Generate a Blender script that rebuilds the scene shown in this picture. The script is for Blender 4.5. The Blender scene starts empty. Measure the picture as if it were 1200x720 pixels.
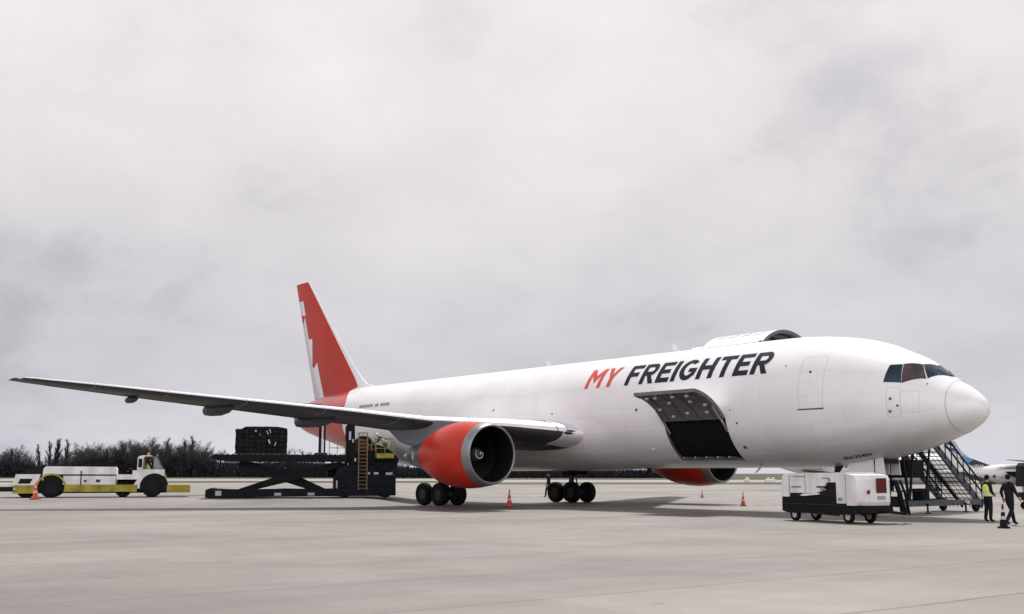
import bpy, bmesh, math, random
from mathutils import Vector, Matrix
R_ = math.radians
PI = math.pi
scene = bpy.context.scene
col = scene.collection

# ------------------------------------------------------------------ camera, sky, sun, exposure
CAM = Vector((-20.31, 38.91, 1.66))
YAW = R_(-38.96)
cd = bpy.data.cameras.new('camera'); cam = bpy.data.objects.new('camera', cd); col.objects.link(cam)
cd.sensor_width = 36.0; cd.lens = 1289.4 * 36.0 / 1200.0
cd.clip_start = 0.2; cd.clip_end = 9000
cam.location = CAM
cam.rotation_euler = (R_(90 + 8.60), 0, YAW - R_(90))
scene.camera = cam

world = bpy.data.worlds.new('World'); scene.world = world; world.use_nodes = True
wt = world.node_tree; wt.nodes.clear()
def wn(t, **k):
    n = wt.nodes.new(t)
    for a, b in k.items(): setattr(n, a, b)
    return n
SUN_EL, SUN_AZ = 60, -48     # elevation; azimuth (degrees from +X towards +Y) the light comes from
sky = wn('ShaderNodeTexSky', sky_type='NISHITA'); sky.sun_disc = False
sky.sun_elevation = R_(SUN_EL); sky.sun_rotation = R_(90 - SUN_AZ); sky.air_density = 1.5; sky.dust_density = 3
tc = wn('ShaderNodeTexCoord')
sep = wn('ShaderNodeSeparateXYZ'); wt.links.new(tc.outputs['Generated'], sep.inputs[0])
# cloud deck: project the direction on a flat layer overhead, so clouds shrink towards the horizon
den = wn('ShaderNodeMath', operation='MAXIMUM'); den.inputs[1].default_value = 0.0; wt.links.new(sep.outputs[2], den.inputs[0])
den2 = wn('ShaderNodeMath', operation='ADD'); den2.inputs[1].default_value = 0.42; wt.links.new(den.outputs[0], den2.inputs[0])
dx = wn('ShaderNodeMath', operation='DIVIDE'); wt.links.new(sep.outputs[0], dx.inputs[0]); wt.links.new(den2.outputs[0], dx.inputs[1])
dy = wn('ShaderNodeMath', operation='DIVIDE'); wt.links.new(sep.outputs[1], dy.inputs[0]); wt.links.new(den2.outputs[0], dy.inputs[1])
cmb = wn('ShaderNodeCombineXYZ'); wt.links.new(dx.outputs[0], cmb.inputs[0]); wt.links.new(dy.outputs[0], cmb.inputs[1])
def wnoise(scale, det, rough, off, dist=0.0):
    mp = wn('ShaderNodeMapping'); mp.inputs['Location'].default_value = off; wt.links.new(cmb.outputs[0], mp.inputs[0])
    n = wn('ShaderNodeTexNoise'); n.inputs['Scale'].default_value = scale; n.inputs['Detail'].default_value = det
    n.inputs['Roughness'].default_value = rough; n.inputs['Distortion'].default_value = dist
    wt.links.new(mp.outputs[0], n.inputs['Vector']); return n
n1 = wnoise(2.0, 7, 0.55, (3.1, 1.7, 0), 0.2)
n2 = wnoise(5.5, 6, 0.6, (8.3, 4.4, 0), 0.2)
mx = wn('ShaderNodeMath', operation='MULTIPLY_ADD'); wt.links.new(n2.outputs['Fac'], mx.inputs[0]); mx.inputs[1].default_value = 0.42
wt.links.new(n1.outputs['Fac'], mx.inputs[2])
cr = wn('ShaderNodeValToRGB'); wt.links.new(mx.outputs[0], cr.inputs[0])
e = cr.color_ramp.elements
e[0].position = 0.49; e[0].color = (0.60, 0.58, 0.615, 1)
e[1].position = 0.88; e[1].color = (0.84, 0.805, 0.825, 1)
m = cr.color_ramp.elements.new(0.66); m.color = (0.75, 0.72, 0.745, 1)
# overcast sky: raised at mid height, dimmed at the zenith to shape the light, a little darker and bluer low down
el = wn('ShaderNodeValToRGB'); wt.links.new(sep.outputs[2], el.inputs[0])
ee = el.color_ramp.elements
ee[0].position = 0.0; ee[0].color = (0.90, 0.925, 0.98, 1)
ee[1].position = 1.0; ee[1].color = (.45, .45, .45, 1)
x = el.color_ramp.elements.new(0.10); x.color = (0.82, 0.835, 0.86, 1)
x = el.color_ramp.elements.new(0.28); x.color = (1.04, 1.035, 1.035, 1)
x = el.color_ramp.elements.new(0.43); x.color = (1.17, 1.165, 1.16, 1)
x = el.color_ramp.elements.new(0.58); x.color = (1.15, 1.14, 1.14, 1)
x = el.color_ramp.elements.new(0.80); x.color = (.65, .65, .65, 1)
mul = wn('ShaderNodeMixRGB', blend_type='MULTIPLY'); mul.inputs[0].default_value = 1
wt.links.new(cr.outputs[0], mul.inputs[1]); wt.links.new(el.outputs[0], mul.inputs[2])
dt = wn('ShaderNodeVectorMath', operation='DOT_PRODUCT'); wt.links.new(tc.outputs['Generated'], dt.inputs[0]); dt.inputs[1].default_value = (-math.cos(YAW), -math.sin(YAW), 0)
br_ = wn('ShaderNodeMapRange'); wt.links.new(dt.outputs['Value'], br_.inputs[0]); br_.inputs['From Min'].default_value = 0.0; br_.inputs['From Max'].default_value = 0.8
br_.inputs['To Min'].default_value = 1.0; br_.inputs['To Max'].default_value = 1.9      # sky boost added behind the camera to brighten the near fuselage side
bg1 = wn('ShaderNodeBackground'); wt.links.new(mul.outputs[0], bg1.inputs[0]); wt.links.new(br_.outputs[0], bg1.inputs[1])
bg2 = wn('ShaderNodeBackground'); wt.links.new(sky.outputs[0], bg2.inputs[0]); bg2.inputs[1].default_value = 0.05
mixs = wn('ShaderNodeMixShader'); mixs.inputs[0].default_value = 0.04     # 4 % of clear sky through the cloud
wt.links.new(bg1.outputs[0], mixs.inputs[1]); wt.links.new(bg2.outputs[0], mixs.inputs[2])
wo = wn('ShaderNodeOutputWorld'); wt.links.new(mixs.outputs[0], wo.inputs[0])

sd = bpy.data.lights.new('sun', 'SUN'); sd.energy = 4.3; sd.angle = R_(6); sd.color = (1, 0.97, 0.94)
sun = bpy.data.objects.new('sun', sd); col.objects.link(sun); sun.location = (0, 0, 60)
sdir = Vector((math.cos(R_(SUN_EL)) * math.cos(R_(SUN_AZ)), math.cos(R_(SUN_EL)) * math.sin(R_(SUN_AZ)), math.sin(R_(SUN_EL))))
sun.rotation_euler = (-sdir).to_track_quat('-Z', 'Y').to_euler()

vs = scene.view_settings
vs.view_transform = 'Standard'; vs.look = 'None'; vs.exposure = 0.0; vs.gamma = 1.0; vs.use_curve_mapping = False

# ------------------------------------------------------------------ site frame: D metres away from the photographer's spot, L metres to the right
FH = Vector((math.cos(YAW), math.sin(YAW), 0)); RH = Vector((math.sin(YAW), -math.cos(YAW), 0))
SITE = YAW - R_(90)           # rotation that turns local x to the right and local y away
def S(D, L, z=0.0):
    p = Vector((CAM.x, CAM.y, 0)) + FH * D + RH * L
    return Vector((p.x, p.y, z))
def ss(a, b, v):
    t = min(1, max(0, (v - a) / (b - a))); return t * t * (3 - 2 * t)
def gz(D, L):                 # the apron rises a little on the far left
    return 0.26 * ss(56, 63, D) * ss(5, 9, -L)

# ------------------------------------------------------------------ materials
MATS = {}
def mat(name, color, rough=0.5, metal=0.0, spec=0.5, coat=0.0, noise=0.0, nscale=2.0, alpha=None, bump=0.0, bscale=30, nvec=None):
    if name in MATS: return MATS[name]
    m = bpy.data.materials.new(name); m.use_nodes = True; nt = m.node_tree
    b = nt.nodes['Principled BSDF']
    b.inputs['Base Color'].default_value = (*color, 1); b.inputs['Roughness'].default_value = rough
    b.inputs['Metallic'].default_value = metal
    b.inputs['Specular IOR Level'].default_value = spec
    b.inputs['Coat Weight'].default_value = coat
    t = nt.nodes.new('ShaderNodeTexCoord')
    if noise:
        n = nt.nodes.new('ShaderNodeTexNoise'); n.inputs['Scale'].default_value = nscale; n.inputs['Detail'].default_value = 5
        src = t.outputs['Object']
        if nvec:
            mp = nt.nodes.new('ShaderNodeMapping'); mp.inputs['Scale'].default_value = nvec
            nt.links.new(src, mp.inputs[0]); src = mp.outputs[0]
        nt.links.new(src, n.inputs['Vector'])
        r = nt.nodes.new('ShaderNodeValToRGB'); nt.links.new(n.outputs['Fac'], r.inputs[0])
        r.color_ramp.elements[0].position = 0.3; r.color_ramp.elements[1].position = 0.7
        r.color_ramp.elements[0].color = (*[c * (1 - noise) for c in color], 1)
        r.color_ramp.elements[1].color = (*[min(1, c * (1 + noise * .5)) for c in color], 1)
        nt.links.new(r.outputs[0], b.inputs['Base Color'])
    if bump:
        n = nt.nodes.new('ShaderNodeTexNoise'); n.inputs['Scale'].default_value = bscale; n.inputs['Detail'].default_value = 4
        nt.links.new(t.outputs['Object'], n.inputs['Vector'])
        bp = nt.nodes.new('ShaderNodeBump'); bp.inputs['Strength'].default_value = bump; bp.inputs['Distance'].default_value = 0.02
        nt.links.new(n.outputs['Fac'], bp.inputs['Height']); nt.links.new(bp.outputs[0], b.inputs['Normal'])
    MATS[name] = m; return m
RED = (0.46, 0.022, 0.006)
M_white = mat('white_paint', (0.76, 0.755, 0.77), 0.30, noise=0.06, nscale=1.2)
M_eqwhite = mat('equipment_white', (0.74, 0.72, 0.715), 0.45, noise=0.24, nscale=1.6, nvec=(1, 1, .45))
M_red = mat('red_paint', RED, 0.34, spec=.3, noise=0.12, nscale=.8)
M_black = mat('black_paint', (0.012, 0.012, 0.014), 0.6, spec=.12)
M_navytext = mat('lettering_navy', (0.018, 0.02, 0.035), 0.5, spec=.12)
M_redtext = mat('lettering_red', (0.60, 0.07, 0.045), 0.4)
M_line = mat('seam_grey', (0.60, 0.60, 0.61), 0.5)
M_dline = mat('seam_dark', (0.05, 0.05, 0.055), 0.5, spec=.2)
M_wing = mat('wing_shaded_grey', (0.045, 0.047, 0.054), 0.5, spec=.2, noise=0.22, nscale=.7, nvec=(1, .35, 1))  # grey darkened to near black: shade of the wing underside put into the colour
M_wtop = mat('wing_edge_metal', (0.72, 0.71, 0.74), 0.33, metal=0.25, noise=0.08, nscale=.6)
M_metal = mat('bare_metal', (0.52, 0.53, 0.55), 0.34, metal=0.7, noise=0.12, nscale=3)
M_lip = mat('inlet_metal', (0.25, 0.255, 0.27), 0.34, metal=0.7, noise=0.1, nscale=4)
M_dmetal = mat('dark_metal', (0.05, 0.052, 0.058), 0.55, spec=.2, metal=0.4, noise=0.3, nscale=4)
M_fan = mat('fan_blade', (0.012, 0.012, 0.014), 0.5, spec=.12)
M_tyre = mat('tyre_rubber', (0.014, 0.014, 0.015), 0.85, spec=.08, noise=0.3, nscale=9)
M_rim = mat('wheel_rim', (0.30, 0.30, 0.31), 0.5, metal=0.3, noise=.2, nscale=6)
M_drim = mat('dark_rim', (0.045, 0.045, 0.05), 0.6, spec=.15)
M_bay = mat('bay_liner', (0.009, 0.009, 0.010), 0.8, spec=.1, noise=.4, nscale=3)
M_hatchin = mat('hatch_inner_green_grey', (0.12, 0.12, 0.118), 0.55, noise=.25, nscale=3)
M_glass = mat('cockpit_glass', (0.012, 0.035, 0.065), 0.06, spec=.5, noise=.6, nscale=1.7)
M_glassb = mat('tinted_glass', (0.07, 0.048, 0.042), 0.06, spec=.5, noise=.5, nscale=2.2)
M_yellow = mat('yellow_paint', (0.33, 0.29, 0.02), 0.55, noise=.5, nscale=1.8)
M_yrail = mat('yellow_rail', (0.17, 0.12, 0.03), 0.5, noise=.2)
M_eq = mat('loader_dark_blue_paint', (0.011, 0.012, 0.020), 0.6, spec=.10, noise=.4, nscale=2)
M_eqblack = mat('equipment_black', (0.010, 0.010, 0.013), 0.65, spec=.10, noise=.3, nscale=3)
M_label = mat('pale_label', (0.42, 0.44, 0.46), 0.6)
M_cone = mat('cone_orange', (0.66, 0.075, 0.035), 0.55, noise=.15, nscale=6)
M_coneb = mat('cone_base', (0.22, 0.045, 0.035), 0.7)
M_skin = mat('skin', (0.42, 0.24, 0.17), 0.6)
M_vest = mat('hi_vis_yellow', (0.62, 0.72, 0.10), 0.7)
M_strip = mat('reflective_strip', (0.6, 0.6, 0.6), 0.4)
M_cloth = mat('dark_clothes', (0.016, 0.016, 0.02), 0.9, spec=.08, noise=.3, nscale=12)
M_hair = mat('dark_hair', (0.012, 0.01, 0.009), 0.8, spec=.1)
M_steel = mat('stair_steel', (0.085, 0.095, 0.11), 0.5, spec=.2, metal=.2, noise=.3, nscale=3)
M_railm = mat('stair_rail_black', (0.012, 0.013, 0.017), 0.6, spec=.12)
M_rear = mat('red_brown_panel', (0.10, 0.018, 0.014), 0.6, spec=.15)
M_bark = mat('bare_bark', (0.042, 0.038, 0.040), 0.95, spec=.05, noise=.4, nscale=.6)
M_twig = mat('bare_twigs', (0.062, 0.057, 0.062), 0.95, spec=.03, noise=.35, nscale=.25)
M_twig2 = mat('bare_twigs_brown', (0.080, 0.068, 0.064), 0.95, spec=.03, noise=.35, nscale=.25)
M_bush = mat('undergrowth', (0.028, 0.028, 0.034), 0.95, spec=.03, noise=.4, nscale=.2)
M_blue = mat('tail_blue', (0.08, 0.29, 0.55), 0.35)
M_navy = mat('tail_navy', (0.012, 0.018, 0.05), 0.35)
M_pale = mat('airliner_pale_paint', (0.70, 0.70, 0.70), 0.35, noise=.08, nscale=.5)

# ------------------------------------------------------------------ mesh builder
WT = {}      # world translation of parents built in world coordinates
class MB:
    def __init__(s): s.v = []; s.f = []; s.m = []; s.sm = []
    def add(s, vs, fs, mi=0, smooth=False):
        o = len(s.v); s.v += [Vector(a) for a in vs]
        for f in fs: s.f.append(tuple(i + o for i in f)); s.m.append(mi); s.sm.append(smooth)
        return s
    def box(s, c, d, mi=0, rz=0, M=None, bev=0.0):
        x, y, z = [a / 2 for a in d]
        if bev <= 0:
            vs = [Vector((i * x, j * y, k * z)) for i in (-1, 1) for j in (-1, 1) for k in (-1, 1)]
            fs = [(0, 1, 3, 2), (4, 6, 7, 5), (0, 4, 5, 1), (2, 3, 7, 6), (0, 2, 6, 4), (1, 5, 7, 3)]
        else:
            bm = bmesh.new(); bmesh.ops.create_cube(bm, size=1)
            for v in bm.verts: v.co = Vector((v.co.x * d[0], v.co.y * d[1], v.co.z * d[2]))
            bmesh.ops.bevel(bm, geom=bm.edges[:], offset=bev, segments=2, affect='EDGES', profile=.5)
            bm.verts.ensure_lookup_table(); bm.verts.index_update()
            vs = [v.co.copy() for v in bm.verts]; fs = [tuple(v.index for v in f.verts) for f in bm.faces]; bm.free()
        if rz:
            Rz = Matrix.Rotation(rz, 3, 'Z'); vs = [Rz @ v for v in vs]
        if M is not None: vs = [M @ v for v in vs]
        c = Vector(c); return s.add([v + c for v in vs], fs, mi)
    def bar(s, a, b, w, h=None, mi=0, up=(0, 0, 1)):
        a = Vector(a); b = Vector(b); h = h or w; d = (b - a); L = d.length; d.normalize()
        u = Vector(up)
        if abs(d.dot(u)) > .98: u = Vector((0, 1, 0))
        r = d.cross(u).normalized(); u = r.cross(d)
        vs = [p + r * (i * w / 2) + u * (j * h / 2) for p in (a, b) for i, j in ((-1, -1), (1, -1), (1, 1), (-1, 1))]
        return s.add(vs, [(0, 1, 2, 3), (7, 6, 5, 4), (0, 4, 5, 1), (1, 5, 6, 2), (2, 6, 7, 3), (3, 7, 4, 0)], mi)
    def tube(s, a, b, r0, r1=None, n=10, mi=0, caps=True, smooth=True):
        a = Vector(a); b = Vector(b); r1 = r0 if r1 is None else r1
        d = (b - a).normalized(); u = Vector((0, 0, 1)) if abs(d.z) < .9 else Vector((1, 0, 0))
        p = d.cross(u).normalized(); q = d.cross(p)
        vs = []
        for c, r in ((a, r0), (b, r1)):
            for k in range(n):
                t = 2 * PI * k / n; vs.append(c + p * (r * math.cos(t)) + q * (r * math.sin(t)))
        s.add(vs, [(k, (k + 1) % n, n + (k + 1) % n, n + k) for k in range(n)], mi, smooth)
        if caps:
            s.add(vs, [tuple(range(n))[::-1], tuple(range(n, 2 * n))], mi)
        return s
    def lathe(s, prof, o, axis='X', n=32, mi=0, mis=None, a0=0, a1=2 * PI, sm=True):
        o = Vector(o); vs = []; full = abs(a1 - a0 - 2 * PI) < 1e-6; nn = n if full else n + 1
        for (t, r) in prof:
            for k in range(nn):
                a = a0 + (a1 - a0) * k / n; c, sn = r * math.cos(a), r * math.sin(a)
                vs.append(o + (Vector((t, c, sn)) if axis == 'X' else Vector((c, t, sn)) if axis == 'Y' else Vector((c, sn, t))))
        for i in range(len(prof) - 1):
            fs = [(i * nn + k, i * nn + (k + 1) % nn, (i + 1) * nn + (k + 1) % nn, (i + 1) * nn + k) for k in range(n)]
            s.v_off = None
            o2 = len(s.v) if i == 0 else base
            if i == 0: base = len(s.v); s.v += vs
            for f in fs: s.f.append(tuple(q + base for q in f)); s.m.append(mis[i] if mis else mi); s.sm.append(sm)
        return s
    def loft(s, rings, closed=True, mi=0, caps=False, smooth=True, skip=None, mfun=None):
        n = len(rings[0]); base = len(s.v)
        for r in rings: s.v += [Vector(p) for p in r]
        for i in range(len(rings) - 1):
            for k in range(n if closed else n - 1):
                if skip and skip(i, k): continue
                s.f.append((base + i * n + k, base + i * n + (k + 1) % n, base + (i + 1) * n + (k + 1) % n, base + (i + 1) * n + k))
                s.m.append(mfun(i, k) if mfun else mi); s.sm.append(smooth)
        if caps:
            s.f.append(tuple(base + k for k in range(n))[::-1]); s.m.append(mi); s.sm.append(False)
            s.f.append(tuple(base + (len(rings) - 1) * n + k for k in range(n))); s.m.append(mi); s.sm.append(False)
        return s
    def prism(s, prof, a, b, axis='Y', mi=0):
        """profile [(u,w)] extruded along axis from a to b"""
        n = len(prof)
        def P(u, w, t): return Vector((u, t, w)) if axis == 'Y' else Vector((t, u, w)) if axis == 'X' else Vector((u, w, t))
        vs = [P(u, w, a) for u, w in prof] + [P(u, w, b) for u, w in prof]
        return s.add(vs, [tuple(range(n)), tuple(range(n, 2 * n))[::-1]] + [(k, n + k, n + (k + 1) % n, (k + 1) % n) for k in range(n)], mi)
    def build(s, name, mats, parent=None, world=False, fix=True, weld=0):
        me = bpy.data.meshes.new(name); me.from_pydata([tuple(v) for v in s.v], [], s.f)
        if not isinstance(mats, (list, tuple)): mats = [mats]
        for m_ in mats: me.materials.append(m_)
        me.polygons.foreach_set('material_index', s.m); me.polygons.foreach_set('use_smooth', s.sm)
        if fix or weld:
            bm = bmesh.new(); bm.from_mesh(me)
            if weld: bmesh.ops.remove_doubles(bm, verts=bm.verts, dist=weld)
            if fix: bmesh.ops.recalc_face_normals(bm, faces=bm.faces)
            bm.to_mesh(me); bm.free()
        me.update()
        o = bpy.data.objects.new(name, me); col.objects.link(o)
        if parent is not None:
            o.parent = parent
            if world:
                o.location = -WT[parent]; WT[o] = Vector((0, 0, 0))
        return o
def tag(o, label=None, cat=None, group=None, kind=None):
    if label: o['label'] = label
    if cat: o['category'] = cat
    if group: o['group'] = group
    if kind: o['kind'] = kind
    return o
def thing(name, label, cat, loc=(0, 0, 0), rz=0.0, group=None):
    o = bpy.data.objects.new(name, None); col.objects.link(o); o.location = loc; o.rotation_euler = (0, 0, rz)
    o.empty_display_size = .3
    WT[o] = Vector(loc)
    return tag(o, label, cat, group)
def copy_tree(o, parent=None):
    c = o.copy(); col.objects.link(c); c.parent = parent
    for ch in list(o.children): copy_tree(ch, c)
    return c

# ------------------------------------------------------------------ ground
def ground_mat():
    m = bpy.data.materials.new('concrete_apron'); m.use_nodes = True; nt = m.node_tree; b = nt.nodes['Principled BSDF']
    N = nt.nodes.new; Lk = nt.links.new
    t = N('ShaderNodeTexCoord')
    def noise(sc, det=5, rough=.55, vec=None, rot=0):
        mp = N('ShaderNodeMapping'); mp.inputs['Scale'].default_value = vec or (1, 1, 1); mp.inputs['Rotation'].default_value = (0, 0, rot)
        Lk(t.outputs['Object'], mp.inputs[0])
        n = N('ShaderNodeTexNoise'); n.inputs['Scale'].default_value = sc; n.inputs['Detail'].default_value = det; n.inputs['Roughness'].default_value = rough
        Lk(mp.outputs[0], n.inputs['Vector']); return n.outputs['Fac']
    def ramp(src, p0, c0, p1, c1):
        r = N('ShaderNodeValToRGB'); Lk(src, r.inputs[0]); e = r.color_ramp.elements
        e[0].position = p0; e[0].color = (*c0, 1); e[1].position = p1; e[1].color = (*c1, 1); return r.outputs[0]
    def mult(a, bb, f=1.0):
        x = N('ShaderNodeMixRGB'); x.blend_type = 'MULTIPLY'; x.inputs[0].default_value = f; Lk(a, x.inputs[1]); Lk(bb, x.inputs[2]); return x.outputs[0]
    def mth(op, a, bb=None, c=None):
        x = N('ShaderNodeMath'); x.operation = op
        for i, q in enumerate((a, bb, c)):
            if q is None: continue
            if isinstance(q, (int, float)): x.inputs[i].default_value = q
            else: Lk(q, x.inputs[i])
        return x.outputs[0]
    base = ramp(noise(.09, 6), .32, (.190, .173, .155), .70, (.282, .257, .231))
    c = mult(base, ramp(noise(.6, 6, .6), .3, (.86, .86, .87), .65, (1, 1, 1)))
    c = mult(c, ramp(noise(.22, 8, .7, (1, .18, 1), R_(-12)), .34, (.74, .74, .755), .56, (1, 1, 1)))
    c = mult(c, ramp(noise(9, 4, .7), .25, (.90, .90, .90), .6, (1, 1, 1)))
    c = mult(c, ramp(noise(.16, 5, .55, (.25, 1, 1), R_(38)), .30, (.84, .835, .84), .47, (1, 1, 1)))
    c = mult(c, ramp(noise(3.1, 2, .4), .20, (.50, .49, .49), .235, (1, 1, 1)), .7)
    c = mult(c, ramp(noise(1.7, 3, .5), .235, (.55, .54, .54), .285, (1, 1, 1)), .6)     # small dark stains
    # slab to slab tone and joints (slabs laid parallel to the wing axis)
    mp = N('ShaderNodeMapping'); mp.inputs['Rotation'].default_value = (0, 0, R_(2.6)); Lk(t.outputs['Object'], mp.inputs[0])
    wob = N('ShaderNodeTexNoise'); wob.inputs['Scale'].default_value = .5; wob.inputs['Detail'].default_value = 6; Lk(mp.outputs[0], wob.inputs['Vector'])
    sp = N('ShaderNodeSeparateXYZ'); Lk(mp.outputs[0], sp.inputs[0])
    fl = noise(2.3, 3)
    def joint(axis, period, off, width, strength, thr):
        a = mth('MULTIPLY_ADD', wob.outputs['Fac'], .14, sp.outputs[axis])
        a = mth('ADD', a, off); a = mth('DIVIDE', a, period); a = mth('FRACT', a); a = mth('SUBTRACT', a, .5); a = mth('ABSOLUTE', a)
        a = mth('SUBTRACT', .5, a); a = mth('MULTIPLY', a, period)              # distance to joint in m
        a = mth('DIVIDE', a, width); a = mth('MINIMUM', a, 1.0)
        a = mth('SUBTRACT', 1.0, a)
        g = N('ShaderNodeMapRange'); g.inputs['From Min'].default_value = thr; g.inputs['From Max'].default_value = thr + .2
        Lk(fl, g.inputs[0]); a = mth('MULTIPLY', a, g.outputs[0]); a = mth('MULTIPLY', a, strength); return a
    def cell(axis, period, off):
        return mth('FLOOR', mth('DIVIDE', mth('ADD', sp.outputs[axis], off), period))
    cv = N('ShaderNodeCombineXYZ'); Lk(cell('X', 3.36, 12.2 + 1.25), cv.inputs[0]); Lk(cell('Y', 6.0, 1.3), cv.inputs[1])
    wn_ = N('ShaderNodeTexWhiteNoise'); wn_.noise_dimensions = '2D'; Lk(cv.outputs[0], wn_.inputs['Vector'])
    c = mult(c, ramp(wn_.outputs['Value'], 0.0, (.89, .89, .895), 1.0, (1, 1, 1)))
    j1 = joint('X', 3.36, 12.2 + 1.25, .06, .95, .22)
    j2 = joint('Y', 6.0, 1.3, .022, .30, .42)
    j3 = joint('X', 6.72, 9.2, .22, .13, .2)
    j = mth('MAXIMUM', mth('MAXIMUM', j1, j2), j3)
    jm = N('ShaderNodeMixRGB'); jm.blend_type = 'MIX'; Lk(j, jm.inputs[0]); Lk(c, jm.inputs[1]); jm.inputs[2].default_value = (.10, .098, .10, 1)
    # cracks
    vo = N('ShaderNodeTexVoronoi'); vo.feature = 'DISTANCE_TO_EDGE'; vo.inputs['Scale'].default_value = .085
    mpv = N('ShaderNodeMapping'); Lk(t.outputs['Object'], mpv.inputs[0])
    wv = N('ShaderNodeTexNoise'); wv.inputs['Scale'].default_value = .7; wv.inputs['Detail'].default_value = 5; Lk(t.outputs['Object'], wv.inputs['Vector'])
    av = N('ShaderNodeVectorMath'); av.operation = 'MULTIPLY_ADD'; Lk(wv.outputs['Color'], av.inputs[0]); av.inputs[1].default_value = (1.5, 1.5, 0); Lk(mpv.outputs[0], av.inputs[2])
    Lk(av.outputs[0], vo.inputs['Vector'])
    ck = mth('LESS_THAN', vo.outputs['Distance'], .0016)
    ck = mth('MULTIPLY', ck, .22)
    cm = N('ShaderNodeMixRGB'); Lk(ck, cm.inputs[0]); Lk(jm.outputs[0], cm.inputs[1]); cm.inputs[2].default_value = (.13, .125, .125, 1)
    Lk(cm.outputs[0], b.inputs['Base Color'])
    rr = ramp(noise(.35, 5), .3, (.55, .55, .55), .7, (.78, .78, .78)); Lk(rr, b.inputs['Roughness'])
    b.inputs['Specular IOR Level'].default_value = .35
    bp = N('ShaderNodeBump'); bp.inputs['Strength'].default_value = .25; bp.inputs['Distance'].default_value = .01
    Lk(noise(14, 6, .7), bp.inputs['Height']); Lk(bp.outputs[0], b.inputs['Normal'])
    return m
def grass_mat():
    m = bpy.data.materials.new('rough_winter_grass'); m.use_nodes = True; nt = m.node_tree; b = nt.nodes['Principled BSDF']
    N = nt.nodes.new; Lk = nt.links.new; t = N('ShaderNodeTexCoord')
    mp = N('ShaderNodeMapping'); mp.inputs['Rotation'].default_value = (0, 0, -SITE); mp.inputs['Scale'].default_value = (.35, 1, 1)
    Lk(t.outputs['Object'], mp.inputs[0])
    n = N('ShaderNodeTexNoise'); n.inputs['Scale'].default_value = .03; n.inputs['Detail'].default_value = 8; n.inputs['Roughness'].default_value = .65
    Lk(mp.outputs[0], n.inputs['Vector'])
    r = N('ShaderNodeValToRGB'); Lk(n.outputs['Fac'], r.inputs[0]); e = r.color_ramp.elements
    e[0].position = .35; e[0].color = (.050, .052, .034, 1); e[1].position = .7; e[1].color = (.17, .16, .12, 1)
    x = e.new(.52); x.color = (.095, .093, .066, 1)
    Lk(r.outputs[0], b.inputs['Base Color']); b.inputs['Roughness'].default_value = .95; b.inputs['Specular IOR Level'].default_value = .1
    return m
Ds = [-60, -25, -5, 0, 10, 20, 30, 40, 50, 54] + [56 + .5 * k for k in range(17)] + [70, 80, 95, 110, 135, 168]
Ls = [-260, -180, -120, -90, -60, -45, -35, -25, -15, -12, -10] + [-9.5 + .5 * k for k in range(11)] + [0, 10, 20, 30, 45, 60, 90, 120, 180, 260]
g = MB(); g.loft([[S(D, L, gz(D, L)) for L in Ls] for D in Ds], closed=False, smooth=True)
ap = g.build('apron', ground_mat()); tag(ap, kind='structure')
Dg = [168, 200, 240, 300, 400, 600, 1000, 2000, 4000, 7000]
g = MB(); g.loft([[S(D, L * (1 if D < 400 else 12), gz(D, L)) for L in Ls] for D in Dg], closed=False)
gr = g.build('grass_field', grass_mat()); tag(gr, kind='structure')
g = MB()
g.loft([[S(D, L, gz(D, L) + .02) for L in (-260, -60, -9, -7, -5, 60, 260)] for D in (205, 285)], closed=False)
tx = g.build('taxiway', mat('taxiway_concrete', (.26, .25, .225), .85, noise=.2, nscale=.05)); tag(tx, kind='structure')

# ------------------------------------------------------------------ the airliner
def tab(t, x):
    if x <= t[0][0]: return t[0][1]
    for (a, b), (c, d) in zip(t, t[1:]):
        if x <= c: return b + (d - b) * (x - a) / (c - a)
    return t[-1][1]
def smooth_tab(t, x):
    """Catmull-Rom through table points"""
    n = len(t)
    if x <= t[0][0]: return t[0][1]
    if x >= t[-1][0]: return t[-1][1]
    for i in range(n - 1):
        if x <= t[i + 1][0]:
            x0, y0 = t[i]; x1, y1 = t[i + 1]; h = x1 - x0; u = (x - x0) / h
            def sl(k):
                if k == 0: return (t[1][1] - t[0][1]) / (t[1][0] - t[0][0])
                if k == n - 1: return (t[-1][1] - t[-2][1]) / (t[-1][0] - t[-2][0])
                a = (t[k][1] - t[k - 1][1]) / (t[k][0] - t[k - 1][0]); b = (t[k + 1][1] - t[k][1]) / (t[k + 1][0] - t[k][0])
                return 0 if a * b <= 0 else 2 * a * b / (a + b)
            m0, m1 = sl(i) * h, sl(i + 1) * h
            return (2*u**3-3*u**2+1)*y0 + (u**3-2*u**2+u)*m0 + (-2*u**3+3*u**2)*y1 + (u**3-u**2)*m1
ZC0, HT, HB, HW = 4.64, 2.74, 2.74, 2.515
T_TOP = [(.12,4.02),(.18,4.26),(.31,4.44),(.6,4.72),(1.08,5.05),(1.56,5.36),(2.04,5.76),(2.52,6.09),(3,6.32),(3.5,6.55),(4,6.75),(5,7.03),(6,7.20),(7,7.31),(8.5,7.38),(42,7.38),(46,7.25),(50,6.86),(52,6.5),(53.3,6.0)]
T_BOT = [(.12,4.02),(.18,3.79),(.31,3.62),(.6,3.39),(1.08,3.13),(1.56,2.94),(2.04,2.77),(2.5,2.62),(3,2.48),(3.5,2.36),(4,2.25),(5,2.07),(6,1.95),(7,1.91),(8.5,1.90),(33,1.90),(36,2.0),(39,2.3),(42,2.74),(44.4,3.14),(47.8,3.84),(51.5,4.69),(52.8,5.28),(53.3,5.72)]
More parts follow.
